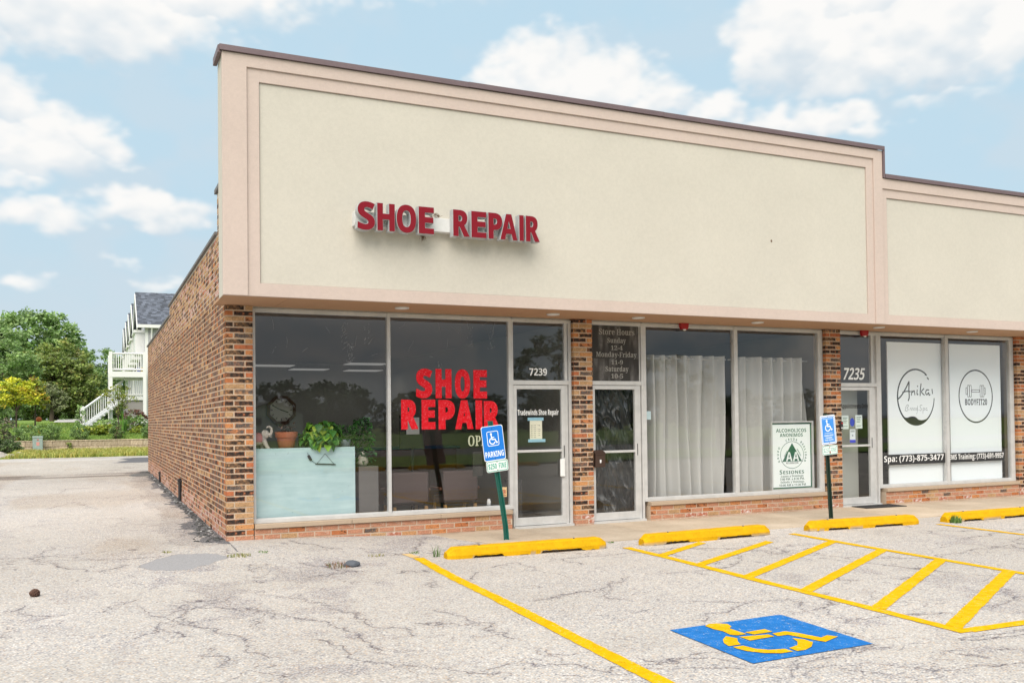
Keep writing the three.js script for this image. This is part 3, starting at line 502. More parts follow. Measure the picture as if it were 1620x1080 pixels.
{ // red letters stuck inside the second window
  const st = tex(256, 256, (i, j) => { const w = fbm(i / 5 + j / 22, j / 5 - i / 22, 5, 3), q = clamp((w - .60) * 8) * .6; return [lerp(206, 240, q), lerp(16, 150, q), lerp(30, 152, q)]; }, { rx: 2.2, ry: 2.2 });
  const mt = PH({ map: st, roughness: .6, specularIntensity: .3 }), s = thing('window_lettering', 'red hand-painted letters spelling SHOE REPAIR on the window', 'lettering');
  for (const [ch, a, b, y0, y1] of [['S', 2.546, 2.777, 1.902, 2.306], ['H', 2.833, 3.065, 1.902, 2.303], ['O', 3.122, 3.346, 1.898, 2.303], ['E', 3.403, 3.605, 1.898, 2.297], ['R', 2.33, 2.563, 1.474, 1.876], ['E', 2.624, 2.819, 1.471, 1.875], ['P', 2.872, 3.111, 1.468, 1.872], ['A', 3.123, 3.389, 1.465, 1.867], ['I', 3.431, 3.528, 1.462, 1.866], ['R', 3.56, 3.797, 1.456, 1.855]])
    mesh('letter', uvm(glyph(ch, a + .014, b - .014, y0 + .014, y1 - .014, .0012, { bevelEnabled: true, bevelThickness: .0002, bevelSize: .018, bevelSegments: 1, bevelOffset: 0 }).translate(0, 0, GZ + .002)), mt, s);
}
const dec = (name, label, cat, geo, mat) => tag(mesh(name, geo, mat), label, cat);
dec('house_number', 'white house number 7239 on the glass above the shoe repair door', 'number', textGeo('7239', 4.285, 4.575, 2.23, 2.338, GZ + .002), M.whiteVinyl);
dec('house_number', 'white brushed house number 7235 on dark glass above a door', 'number', textGeo('7235', 10.33, 10.82, 2.215, 2.425, GZ + .002, bold, .22), M.whiteVinyl);
dec('door_lettering', 'white shop name lettering across the upper pane of the shoe repair door', 'lettering', textGeo('Tradewinds Shoe Repair', 4.085, 4.755, 1.625, 1.735, -.097), M.whiteVinyl);
dec('door_lettering', 'black lettering Appointments Only on the upper glass of a door', 'lettering', textGeo('Appointments Only', 10.27, 10.905, 1.69, 1.80, -.097), M.black);
{
  const t = thing('store_hours_board', 'black board with faded serif store hours above the plastic-covered door', 'sign', [0, 0, 0]);
  const bt = tex(256, 256, (i, j) => { const v = 44 + 58 * clamp((fbm(i / 30, j / 140, 3, 4) - .46) * 4) * (1 - .4 * fbm(i / 9, j / 9, 7, 2)) + (R2(i, j, 4) - .5) * 10; return [v + 3, v, v - 2]; }, { rx: 1.2, ry: 1.2 });
  mesh('board', bx(5.32, 6.16, 2.16, 3.0, -.1, -.085), S({ map: bt, roughness: .7 }), t);
  const ink = S({ color: lin(.30, .285, .26), roughness: .7 });
  [['Store Hours', 5.455, 6.085, 2.862, 2.952], ['Sunday', 5.60, 5.93, 2.715, 2.82], ['12-4', 5.66, 5.87, 2.63, 2.70], ['Monday-Friday', 5.40, 6.12, 2.50, 2.605], ['11-9', 5.665, 5.87, 2.41, 2.48], ['Saturday', 5.56, 5.97, 2.28, 2.385], ['10-5', 5.66, 5.87, 2.20, 2.27]].forEach((l) => mesh('text_line', textGeo(l[0], l[1], l[2], l[3], l[4], -.0845, serif), ink, t));
}
// ---------------------------------------------------------------- accessible parking signs on green posts
function wheelchair(c, x, y, s, col) {                   // white access symbol, s = height
  c.save(); c.translate(x, y); c.scale(s / 100, s / 100); c.fillStyle = c.strokeStyle = col; c.lineCap = 'butt'; c.lineJoin = 'miter';
  c.beginPath(); c.arc(36, 11, 9.5, 0, 7); c.fill(); c.lineWidth = 10; c.beginPath(); c.moveTo(37, 21); c.lineTo(41, 57); c.lineTo(68, 57); c.lineTo(81, 87); c.lineTo(92, 82); c.stroke();
  c.lineWidth = 8; c.beginPath(); c.moveTo(39, 40); c.lineTo(63, 40); c.stroke(); c.lineWidth = 9; c.beginPath(); c.arc(42, 70, 25, -2.0, Math.PI * .12, true); c.stroke(); c.restore();
}
function rr(c, x, y, w, h, r) { c.beginPath(); c.moveTo(x + r, y); c.arcTo(x + w, y, x + w, y + h, r); c.arcTo(x + w, y + h, x, y + h, r); c.arcTo(x, y + h, x, y, r); c.arcTo(x, y, x + w, y, r); c.closePath(); }
function fit(c, s, x, y, w, h, font, weight = 'bold') { c.save(); c.font = `${weight} 100px ${font}`; c.textBaseline = 'alphabetic'; const m = c.measureText(s); c.translate(x, y); c.scale(w / m.width, h / 72); c.fillText(s, 0, 0); c.restore(); }
const signFace1 = canvasTex(384, 560, (c, w, h) => { c.fillStyle = '#e6e8ea'; c.fillRect(0, 0, w, h); c.fillStyle = '#0d74d0'; rr(c, 10, 10, w - 20, h - 20, 34); c.fill(); c.strokeStyle = '#eceef0'; c.lineWidth = 11; rr(c, 94, 92, 196, 228, 26); c.stroke(); wheelchair(c, 98, 112, 190, '#eef0f2'); c.fillStyle = '#eef0f2'; fit(c, 'PARKING', 22, 500, w - 44, 92, 'sans-serif'); c.fillStyle = '#30343a'; for (const y of [46, 530]) { c.beginPath(); c.arc(w / 2, y, 8, 0, 7); c.fill(); } });
const signFace2 = canvasTex(384, 560, (c, w, h) => { c.fillStyle = '#e4e6e8'; c.fillRect(0, 0, w, h); c.strokeStyle = '#5d93d6'; c.lineWidth = 10; rr(c, 22, 22, w - 44, h - 44, 26); c.stroke(); c.fillStyle = '#3f8bdc'; rr(c, 42, 42, w - 84, h - 84, 14); c.fill(); c.strokeStyle = '#b8d2ef'; c.lineWidth = 6; c.strokeRect(64, 66, w - 128, 6); wheelchair(c, 84, 84, 230, '#e8ecf0'); c.fillStyle = '#e8ecf0'; c.fillRect(90, 338, 200, 7); fit(c, 'HANDICAPPED', 78, 402, 230, 30, 'sans-serif'); fit(c, 'PARKING', 108, 446, 168, 28, 'sans-serif'); fit(c, 'PERMIT REQUIRED', 84, 486, 218, 24, 'sans-serif'); for (let k = 0; k < 60; k++) { c.fillStyle = `rgba(225,232,240,${.1 + R2(k, 1) * .25})`; c.fillRect(50 + R2(k, 2) * 280, 350 + R2(k, 3) * 150, 8 + R2(k, 4) * 40, 2 + R2(k, 5) * 4); } c.fillStyle = '#7a4a2a'; c.beginPath(); c.arc(w / 2, 528, 8, 0, 7); c.fill(); c.beginPath(); c.arc(w / 2, 34, 7, 0, 7); c.fill(); });
const fineFace = (rust) => canvasTex(384, 176, (c, w, h) => { c.fillStyle = '#dfe3e1'; c.fillRect(0, 0, w, h); c.strokeStyle = '#1f9c84'; c.lineWidth = 9; rr(c, 14, 14, w - 28, h - 28, 30); c.stroke(); c.fillStyle = '#1f9c84'; fit(c, '$250', 32, 128, 150, 82, 'sans-serif', rust ? '' : 'bold'); fit(c, 'FINE', 212, 128, 140, 82, 'sans-serif', rust ? '' : 'bold'); c.fillStyle = rust ? '#7a3f1e' : '#5a3a2c'; for (const y of [26, 150]) { c.beginPath(); c.arc(w / 2, y, 8, 0, 7); c.fill(); } if (rust) { c.fillStyle = 'rgba(120,58,26,.85)'; c.fillRect(w / 2 - 8, 20, 13, 40); c.beginPath(); c.ellipse(w / 2 + 2, 132, 15, 26, .2, 0, 7); c.fill(); c.fillRect(w / 2 - 4, 100, 6, 60); } });
function roundRect(w, h, r) { const s = new THREE.Shape(); s.moveTo(-w / 2 + r, -h / 2); s.lineTo(w / 2 - r, -h / 2); s.absarc(w / 2 - r, -h / 2 + r, r, -Math.PI / 2, 0); s.lineTo(w / 2, h / 2 - r); s.absarc(w / 2 - r, h / 2 - r, r, 0, Math.PI / 2); s.lineTo(-w / 2 + r, h / 2); s.absarc(-w / 2 + r, h / 2 - r, r, Math.PI / 2, Math.PI); s.lineTo(-w / 2, -h / 2 + r); s.absarc(-w / 2 + r, -h / 2 + r, r, Math.PI, Math.PI * 1.5); return s; }
function plate(parent, name, w, h, p, rz, face, rough = .35) {
  const metal = S({ color: lin(.6, .6, .6), roughness: .5, metalness: .3 }); const pl = mesh(name, extr(roundRect(w, h, .028), .0025).translate(0, 0, -.0025), metal, parent); pl.position.set(...p); pl.rotation.z = rz;
  const g = new THREE.ShapeGeometry(roundRect(w - .002, h - .002, .027), 6), q = g.attributes.position, uv = g.attributes.uv; for (let i = 0; i < q.count; i++) uv.setXY(i, q.getX(i) / w + .5, q.getY(i) / h + .5); g.translate(0, 0, .0012);
  mesh('sign_face', g, S({ map: face, roughness: rough }), pl); return pl;
}
const hat = [[-.038, .006], [-.026, .006], [-.018, -.022], [.018, -.022], [.026, .006], [.038, .006], [.038, .003], [.0285, .003], [.0205, -.026], [-.0205, -.026], [-.0285, .003], [-.038, .003]];
function signPost(label, path, col, plates) {
  const b = path[0], s = thing('parking_sign', label, 'sign', [b[0], 0, b[2]]), P = path.map((p) => [p[0] - b[0], p[1], p[2] - b[2]]);
  const post = mesh('post', sweep(hat, P), S({ color: col, map: fineTex, roughness: .5 }), s);
  const holes = []; for (let k = 1; k < P.length; k++) { const L = P[k][1] - P[k - 1][1], n = Math.round(L / .0508); for (let i = 0; i < n; i++) { const t = i / n; holes.push(new THREE.CircleGeometry(.0045, 7).translate(lerp(P[k - 1][0], P[k][0], t), lerp(P[k - 1][1], P[k][1], t) + .01, lerp(P[k - 1][2], P[k][2], t) - .0212)); } }
  mesh('bolt_holes', merge(holes), M.black, post);
  for (const q of plates) plate(s, q[0], q[1], q[2], [q[3][0] - b[0], q[3][1], q[3][2] - b[2]], q[4], q[5]);
}
signPost('leaning bright blue PARKING sign with 250 dollar fine plate on green post', [[3.375, -.02, 1.04], [3.36, .2, 1.04], [3.315, .5, 1.04], [3.265, .8, 1.04], [3.232, 1.0, 1.04], [3.20, 1.25, 1.04], [3.158, 1.575, 1.04]], lin(.008, .12, .09), [['sign_plate', .308, .452, [3.196, 1.288, 1.055], .118, signFace1], ['fine_plate', .31, .148, [3.248, .992, 1.057], .105, fineFace(false)]]);
signPost('faded blue parking permit sign with rusty fine plate before the brick pier', [[8.785, -.02, 1.18], [8.765, .3, 1.18], [8.745, .7, 1.18], [8.728, 1.0, 1.18], [8.71, 1.3, 1.18], [8.70, 1.63, 1.18]], lin(.014, .035, .024), [['sign_plate', .305, .45, [8.742, 1.376, 1.195], .085, signFace2], ['fine_plate', .308, .145, [8.765, 1.066, 1.197], .06, fineFace(true)]]);

// ---------------------------------------------------------------- wheel stops
function wheelStop(len, seed, worn) {
  const r = RNG(seed), n = 96, prof = [[-.1, 0], [-.1, .05], [-.072, .125], [-.058, .138], [.058, .138], [.072, .125], [.1, .05], [.1, 0]], pos = [], idx = [], m = prof.length, col = [];
  const notch = (t) => (Math.abs(t - .24) < .085 || Math.abs(t - .70) < .13) ? .03 + .008 * vn(t * 60, 2, seed) : .0 + (vn(t * 30, 3, seed) > .62 ? .008 : .0);
  for (let i = 0; i <= n; i++) {
    const t = i / n, x = (t - .5) * len, e = Math.min(t, 1 - t) * len, k = clamp(e / .10), sc = lerp(.62, 1, Math.sqrt(k)), hs = lerp(.60, 1, sm(k)), no = notch(t);
    for (let q = 0; q < m; q++) { let [z, y] = prof[q]; y *= q > 1 && q < 6 ? hs : 1; const bump = (fbm(x * 9, q * 3.1, seed, 3) - .5) * .008; if (q === 0 || q === m - 1) y = no; if ((q === 1 || q === m - 2) && y < no + .012) y = no + .012; pos.push(x, y + (q > 1 && q < 6 ? bump : 0), z * sc + bump); const chip = (q < 2 || q > 5) && fbm(x * 5 + 3, q * 9, seed + 4, 4) > (worn ? .47 : .57) && y < .03; col.push(...(chip ? [.42, .36, .30] : [.74, .405, .006])); }
  }
  for (let i = 0; i < n; i++) for (let q = 0; q < m; q++) { const a = i * m + q, b = i * m + (q + 1) % m; idx.push(a, b, a + m, b, b + m, a + m); }
  for (const [o, f] of [[0, 1], [n * m, 0]]) for (let q = 1; q < m - 1; q++) f ? idx.push(o, o + q + 1, o + q) : idx.push(o, o + q, o + q + 1);
  let g = new THREE.BufferGeometry(); g.setAttribute('position', new THREE.Float32BufferAttribute(pos, 3)); g.setAttribute('color', new THREE.Float32BufferAttribute(col, 3)); g.setIndex(idx); g = g.toNonIndexed(); g.computeVertexNormals(); return uvm(g);
}
const scuff = tex(256, 256, (i, j) => { const n = fbm(i / 20, j / 20, 33, 4, 12), d = fbm(i / 5, j / 30, 35, 3), v = 232 + (n - .5) * 30 + (R2(i, j, 9) - .5) * 18 - clamp((d - .66) * 8) * 12; return g3(v); }, { rx: 1.4, ry: 2.2 });
const stopMat = PH({ specularIntensity: .2, vertexColors: true, map: scuff, bumpMap: grainBump, bumpScale: .002, roughness: .75 });
const stopSpots = [[2.13, 4.20, 2.10, 2.12, 'yellow wheel stop in front of the shoe repair door and leaning sign', 1, 0], [4.70, 6.76, 2.19, 2.09, 'yellow wheel stop before the plastic-covered door and curtained window', 2, 1], [7.46, 9.42, 2.09, 2.20, 'yellow wheel stop beside the faded blue permit sign', 3, 0], [9.90, 11.96, 2.28, 2.30, 'yellow wheel stop with a weed growing at its end', 4, 1]];
for (const [a, b, za, zb, label, seed, worn] of stopSpots) {
  const L = Math.hypot(b - a, zb - za), m = mesh('wheel_stop', wheelStop(L, seed * 7, worn), stopMat); tag(m, label, 'wheel stop', 'yellow wheel stops'); m.position.set((a + b) / 2, hA((a + b) / 2, (za + zb) / 2) - .002, (za + zb) / 2); m.rotation.y = -Math.atan2(zb - za, b - a);
  mesh('anchor_pin', merge([-.62, .62].map((x) => new THREE.CylinderGeometry(.012, .012, .012, 8).translate(x, .142, 0))), M.darkcap, m);
}
{ const g = wheelStop(1.95, 40, 0); for (let k = 0; k < 6; k++) { const m = mesh('wheel_stop', g, stopMat); tag(m, 'yellow wheel stop on the grass side of the lot, mirrored in the glass', 'wheel stop', 'wheel stops across the lot'); m.position.set(.5 + k * 2.75, 0, 16.2); m.rotation.y = .03; } }
// ---------------------------------------------------------------- things on and behind the glass
for (const [x, label] of [[6.955, 'red fire alarm strobe above the curtained window'], [10.76, 'red fire alarm strobe above the dark 7235 transom']]) {
  const a = thing('fire_alarm', label, 'alarm', [x, 3.075, -.01], 0, 'red alarm strobes');
  mesh('housing', extr(new THREE.Shape([[-.07, 0], [.07, 0], [.068, -.05], [.05, -.085], [-.05, -.085], [-.068, -.05]].map((p) => new THREE.Vector2(...p))), .05, { bevelEnabled: true, bevelSize: .006, bevelThickness: .006, bevelSegments: 2 }).translate(0, -.006, -.025), S({ color: lin(.33, .008, .012), roughness: .4 }), a);
  mesh('strobe_lens', new THREE.SphereGeometry(.026, 12, 8).scale(1.1, .7, .8).translate(.005, -.1, .01), S({ color: lin(.75, .75, .70), roughness: .15 }), a);
}
{ const m = thing('mailbox', 'small brown metal mailbox on the plastic-covered door', 'mailbox', [5.395, .86, ZF]);
  const br = S({ color: lin(.075, .042, .03), map: fineTex, roughness: .45, metalness: .3 });
  mesh('body', uvm(rbox(-.085, .085, 0, .2, 0, .085, .008, 2)), br, m); mesh('lid', extr(new THREE.Shape([[0, .19], [.095, .19], [.095, .205], [0, .255]].map((p) => new THREE.Vector2(...p))), .18).rotateY(-Math.PI / 2).translate(.09, 0, 0), br, m);
  mesh('emblem', merge([bx(-.012, .012, .065, .10, .0851, .087), new THREE.CircleGeometry(.02, 4).rotateZ(Math.PI / 4).translate(0, .10, .0875)].map((g) => g.index ? g.toNonIndexed() : g)), M.whiteVinyl, m);
}
{ const k = thing('entry_keypad', 'small black entry keypad with red light on brick pier', 'keypad', [10.165, 1.42, .002]); mesh('body', rbox(-.028, .028, -.06, .07, 0, .03, .006, 2), M.blackPlastic, k); mesh('indicator', rbox(-.014, .014, .03, .055, .0302, .036, .003, 1), S({ color: lin(.5, .01, .02), roughness: .3 }), k); mesh('name_strip', bx(-.018, .018, -.045, -.03, .0302, .033), M.whiteVinyl, k); }
{ const d = thing('doormat', 'thin black rubber doormat outside the 7235 door', 'doormat', [10.83, .012, .17], -.06); mesh('mat', rbox(-.44, .44, 0, .014, -.2, .2, .006, 1), S({ color: lin(.022, .022, .023), bumpMap: grainBump, bumpScale: .01, roughness: .95 }), d); }
// notice taped inside the shoe repair door
{ const n = thing('opening_hours_notice', 'cream paper of opening hours held with blue tape on the door', 'notice', [4.385, 1.44, -.108]);
  const f = canvasTex(160, 256, (c, w, h) => { c.fillStyle = '#e8e4cf'; c.fillRect(0, 0, w, h); c.fillStyle = '#4a4742'; for (let k = 0; k < 7; k++) { const y = 76 + k * 24; c.fillRect(14, y, 22, 6); c.fillRect(48, y, 10 + R2(k, 1) * 6, 5); c.fillRect(64, y, 14, 5); if (k !== 1 && k !== 6) { c.fillRect(104, y, 8, 5); c.fillRect(118, y, 16, 5); } } });
  const g = new THREE.PlaneGeometry(.2, .31); mesh('paper', g, S({ map: f, roughness: .9, side: THREE.DoubleSide }), n); const tp = S({ color: lin(.32, .56, .68), roughness: .7 });
  mesh('tape', uvm(bx(-.135, .125, .13, .175, .001, .003)), tp, n); mesh('tape', uvm(bx(-.13, .15, -.185, -.14, .001, .003)), tp, n); }
{ // papers on the 7235 door
  const pp = (name, label, x, y, w, h, draw, grp) => { const t = canvasTex(128, Math.round(128 * h / w), draw); const m = mesh(name, new THREE.PlaneGeometry(w, h).translate(x, y, -.104), S({ map: t, roughness: .8 })); tag(m, label, 'notice', grp); };
  const lines = (c, w, h) => { c.fillStyle = '#dbe6e2'; c.fillRect(0, 0, w, h); c.fillStyle = '#6a7f7c'; c.fillRect(22, h * .14, w - 44, 10); c.fillRect(22, h * .26, w - 60, 8); c.fillRect(22, h * .38, w - 50, 8); c.fillRect(22, h * .5, w - 64, 8); c.fillRect(20, h * .78, w - 40, 7); };
  pp('door_notice', 'pale printed paper on the Appointments Only door beside a blue dot', 10.375, 1.475, .155, .235, lines, 'printed papers on the door'); pp('door_notice', 'pale printed paper on the Appointments Only door beside a blue dot', 10.69, 1.48, .16, .235, lines, 'printed papers on the door');
  pp('door_notice', 'narrow paper with blue foot on the Appointments Only door', 10.54, 1.235, .13, .235, (c, w, h) => { c.fillStyle = '#dfe6ec'; c.fillRect(0, 0, w, h); c.fillStyle = '#5c6370'; c.fillRect(16, 20, w - 32, 10); c.fillRect(16, 38, w - 32, 8); c.fillStyle = '#9aa2b4'; c.fillRect(48, 90, 32, 34); const g = c.createLinearGradient(0, h * .6, 0, h); g.addColorStop(0, '#dfe6ec'); g.addColorStop(.6, '#3b46c8'); c.fillStyle = '#3b46c8'; c.fillRect(0, h * .78, w, h * .22); });
  tag(mesh('round_sticker', new THREE.CircleGeometry(.058, 24).scale(.95, 1.25, 1).translate(10.535, 1.475, -.104), S({ color: lin(.02, .05, .52), roughness: .5 })), 'round blue sticker between two papers on the door', 'sticker');
}
{ // AA meeting sign standing in the curtained window
  const s = thing('meeting_sign', 'white and green framed meeting sign standing inside the curtained window', 'sign', [9.22, .345, -.15]);
  const w = .92, h = 1.165, f = canvasTex(640, 812, (c, W, H) => {
    c.fillStyle = '#f3f9f8'; c.fillRect(0, 0, W, H); const G = '#1d5f4a'; c.strokeStyle = G; c.lineWidth = 18; c.strokeRect(9, 9, W - 18, H - 18); c.fillStyle = G;
    fit(c, 'ALCOHOLICOS', 76, 116, 488, 44, 'sans-serif'); fit(c, 'ANONIMOS', 134, 172, 372, 42, 'sans-serif');
    c.lineWidth = 6; c.beginPath(); c.ellipse(326, 398, 186, 166, 0, 0, 7); c.stroke();
    c.beginPath(); c.moveTo(326, 250); c.lineTo(168, 478); c.lineTo(484, 478); c.closePath(); c.fill(); c.fillRect(150, 474, 352, 6);
    c.fillStyle = '#eef4f2'; fit(c, 'A', 228, 474, 100, 112, 'sans-serif'); fit(c, 'A', 338, 474, 100, 112, 'sans-serif'); c.fillStyle = '#3d4a46'; fit(c, 'RECUPERACION', 226, 508, 200, 20, 'sans-serif');
    c.fillStyle = G; const arc = (t, a0, a1, rx, ry) => { for (let k = 0; k < t.length; k++) { const a = a0 + (a1 - a0) * k / (t.length - 1); c.save(); c.translate(326 + Math.cos(a) * rx, 398 + Math.sin(a) * ry); c.rotate(a + Math.PI / 2); c.font = 'bold 40px sans-serif'; c.textAlign = 'center'; c.fillText(t[k], 0, 0); c.restore(); } };
    arc('GRUPO', Math.PI + -.45 + .08, Math.PI + .42, 212, 196); arc('CRUDA', -2.0, -1.22, 200, 182); arc('REALIDAD', -.84, .38, 208, 192);
    c.save(); c.translate(206, 425); c.rotate(-.96); fit(c, 'UNIDAD', 0, 0, 90, 18, 'sans-serif'); c.restore(); c.save(); c.translate(398, 330); c.rotate(.96); fit(c, 'SERVICIO', 0, 0, 110, 18, 'sans-serif'); c.restore();
    fit(c, 'S', 116, 632, 52, 50, 'sans-serif'); fit(c, 'ESIONES', 172, 632, 346, 40, 'sans-serif'); c.fillStyle = '#33584c';
    fit(c, 'Lunes a Domingo', 138, 672, 366, 26, 'serif'); fit(c, '7:00 PM. a 8:30 PM.', 124, 708, 400, 26, 'sans-serif'); fit(c, 'Sabado y Domingo', 132, 744, 384, 26, 'serif'); fit(c, '10:00 AM a 11:30 PM', 108, 782, 434, 26, 'sans-serif');
  });
  const fr = rectShape(-w / 2, 0, w / 2, h); fr.holes.push(rectShape(-w / 2 + .03, .03, w / 2 - .03, h - .03));
  mesh('frame', uvm(extr(fr, .05, { bevelEnabled: true, bevelSize: .003, bevelThickness: .003, bevelSegments: 1, bevelOffset: -.003 }).translate(0, 0, -.03)), M.alu, s);
  mesh('board', bx(-w / 2 + .004, w / 2 - .004, .004, h - .004, -.028, -.01), M.whiteVinyl, s); mesh('sign_face', new THREE.PlaneGeometry(w - .06, h - .06).translate(0, h / 2, -.0085), S({ map: f, roughness: .6 }), s);
}
// curtains
function curtain(label, x0, x1, seed) {
  const t = thing('curtain', label, 'curtain', [x0, .33, -.36], 0, 'pale curtains in one window'), w = x1 - x0, h = 2.26, nx = 150, ny = 44, g = new THREE.PlaneGeometry(w, h, nx, ny); g.translate(w / 2, h / 2, 0);
  const p = g.attributes.position; for (let i = 0; i < p.count; i++) { const x = p.getX(i), y = p.getY(i), d = 1 - y / h, ph = x * 2 * Math.PI / .235 + 1.4 * (fbm(x * 1.3, d * .6, seed, 3) - .5) * 5; p.setZ(i, (Math.sin(ph) + .4 * Math.sin(ph * .53 + 1) + .2 * Math.sin(ph * 2.3)) * (.075 + .02 * d) + (fbm(x * 5, d * 2.4, seed + 3, 3) - .5) * .07 * d); p.setX(i, x + (fbm(x * 2, d * 1.5, seed + 7, 2) - .5) * .07 * d); }
  g.computeVertexNormals(); mesh('fabric', g, PH({ color: lin(.60, .595, .575), roughness: .8, transmission: .08, thickness: 0, side: THREE.DoubleSide, }), t);
  mesh('rod', taper([[-.05, h - .05, 0], [w + .05, h - .05, 0]], [.012, .012], 8), M.alu, t);
  const rings = []; for (let x = .1; x < w - .05; x += .2) rings.push(new THREE.TorusGeometry(.028, .006, 6, 14).rotateY(Math.PI / 2 - .5).translate(x, h - .05, .03)); mesh('grommets', merge(rings), M.alu, t);
}
curtain('pale grey curtain in the pane beside the plastic-covered door', 6.42, 7.98, 3); curtain('pale grey curtain hanging behind the green meeting sign', 8.12, 9.72, 9);
tag(mesh('small_sticker', new THREE.PlaneGeometry(.085, .13).translate(6.335, 1.63, GZ + .002), S({ color: lin(.40, .52, .55), roughness: .6 })), 'small pale sticker at the edge of the curtained window', 'sticker');
// wrinkled black plastic behind the second door
{ const w = .78, h = 2.0, g = new THREE.PlaneGeometry(w, h, 110, 220), p = g.attributes.position; const rid = (x, y, s) => 1 - Math.abs(fbm(x, y, s, 3) * 2 - 1);
  for (let i = 0; i < p.count; i++) { const x = p.getX(i), y = p.getY(i); const d = y + .6 * Math.abs(x - .05); p.setZ(i, .12 * rid(x * 2.6 + d * 1.3, d * .8 - x * .6, 4) ** 4 + .07 * rid(x * 5.5 + y * 1.6, y * 1.3 - x * 2, 8) ** 4 + .018 * rid(x * 13 - y * 2, y * 3 + x * 5, 12) ** 2); }
  g.computeVertexNormals(); g.translate(5.722, 1.08, -.31); tag(mesh('plastic_sheet', g, PH({ color: lin(.012, .014, .015), roughness: .45, ior: 1.6, side: THREE.DoubleSide })), 'wrinkled black plastic sheet hung behind the mailbox door glass', 'plastic sheet'); }
// 7235: dark transom backing, pale blinds with printed emblems
tag(mesh('transom_board', bx(10.20, 11.0, 2.14, 3.02, -.16, -.14), S({ color: lin(.012, .014, .02), roughness: .6 })), 'dark board behind the glass above the 7235 door', 'board');
tag(mesh('door_film', bx(10.23, 10.96, .1, 2.06, -.42, -.4), S({ color: lin(.44, .45, .41), roughness: .9 })), 'grey screen standing inside the Appointments Only door', 'screen');
function emblem1(c, W, H) {
  c.fillStyle = '#f2f7f9'; c.fillRect(0, 0, W, H); c.strokeStyle = c.fillStyle = '#17191c'; c.lineCap = 'round'; c.lineJoin = 'round';
  const cx = 250, cy = 345, rx = 166, ry = 176, seg = (a0, a1, w0, w1) => { const n = 50; for (let k = 0; k < n; k++) { const a = lerp(a0, a1, k / n), b = lerp(a0, a1, (k + 1.2) / n); c.lineWidth = lerp(w0, w1, k / n); c.beginPath(); c.moveTo(cx + rx * Math.cos(a), cy + ry * Math.sin(a)); c.lineTo(cx + rx * Math.cos(b), cy + ry * Math.sin(b)); c.stroke(); } };
  seg(.06, Math.PI * .5, 7, 12); seg(Math.PI * .5, Math.PI * 1.7, 12, 9); c.beginPath(); c.ellipse(362, 226, 12, 5, .7, 0, 7); c.fill(); c.beginPath(); c.ellipse(338, 204, 4, 3, .7, 0, 7); c.fill();
  c.beginPath(); c.moveTo(128, 458); c.quadraticCurveTo(150, 486, 190, 470); c.quadraticCurveTo(240, 462, 262, 486); c.quadraticCurveTo(290, 500, 340, 486); c.quadraticCurveTo(300, 530, 240, 526); c.quadraticCurveTo(170, 516, 128, 458); c.fill();
  const st = (w, pts) => { c.lineWidth = w; c.beginPath(); c.moveTo(...pts[0]); for (let k = 1; k < pts.length; k++) { const a = pts[k - 1], b = pts[k]; c.quadraticCurveTo(a[0], a[1], (a[0] + b[0]) / 2, (a[1] + b[1]) / 2); } c.lineTo(...pts[pts.length - 1]); c.stroke(); };
  st(9, [[92, 356], [120, 336], [160, 290], [186, 250], [190, 246], [186, 300], [190, 350], [180, 366]]); st(7, [[130, 316], [160, 308], [200, 310]]); st(7, [[210, 332], [214, 300], [218, 318], [236, 300], [240, 330]]); st(7, [[262, 300], [258, 330], [268, 328]]); c.beginPath(); c.arc(266, 276, 4.5, 0, 7); c.fill();
  st(8, [[298, 262], [290, 300], [288, 334]]); st(7, [[322, 292], [294, 312], [326, 332]]); st(7, [[368, 300], [346, 298], [336, 320], [350, 334], [368, 312], [368, 334], [378, 330]]); st(7, [[398, 296], [402, 322]]);
  c.strokeStyle = '#44484c'; st(2.2, [[150, 430], [158, 400], [176, 392], [184, 404], [160, 414], [182, 422], [168, 434], [146, 430]]); let x = 192; for (let k = 0; k < 4; k++) { st(2, [[x, 430], [x + 4, 414], [x + 12, 412], [x + 14, 428], [x + 20, 430]]); x += 19; } st(2, [[x - 6, 400], [x - 8, 440], [x - 16, 452]]); st(2.2, [[304, 398], [286, 396], [284, 410], [300, 420], [292, 434], [280, 428]]); st(2, [[312, 416], [310, 452]]); st(2, [[312, 418], [326, 412], [326, 430], [312, 430]]); st(2, [[350, 414], [334, 418], [338, 432], [350, 424], [352, 432]]);
}
function emblem2(c, W, H) {
  c.fillStyle = '#f1f7fa'; c.fillRect(0, 0, W, H); c.strokeStyle = c.fillStyle = '#17191c'; c.lineWidth = 9; c.beginPath(); c.ellipse(252, 340, 164, 172, 0, 0, 7); c.stroke();
  c.lineWidth = 3.2; for (const s of [-1, 1]) { rr(c, 252 + s * 52 - 9, 268, 18, 76, 5); c.stroke(); rr(c, 252 + s * 72 - 9, 268, 18, 76, 5); c.stroke(); rr(c, 252 + s * 90 - 7, 284, 13, 44, 4); c.stroke(); } c.strokeRect(214, 298, 76, 14);
  fit(c, 'BODYFIT20', 142, 398, 222, 40, 'sans-serif');
}
for (const [x0, x1, em, label] of [[11.46, 12.86, emblem1, 'white blind with black ring emblem of a beauty spa'], [13.03, 14.42, emblem2, 'white blind with ring and dumbbell emblem']]) {
  const t = thing('window_blind', label, 'blind', [x0, .33, -.17], 0, 'white blinds with emblems'), w = x1 - x0, h = 2.58; mesh('panel', bx(0, w, 0, h, -.02, 0), M.whiteVinyl, t); mesh('printed_face', new THREE.PlaneGeometry(w - .01, h - .01).translate(w / 2, h / 2, .0015), S({ map: canvasTex(500, 896, em), roughness: .75 }), t);
  mesh('bottom_rail', bx(0, w, -.001, .03, .002, .014), M.alu, t);
}
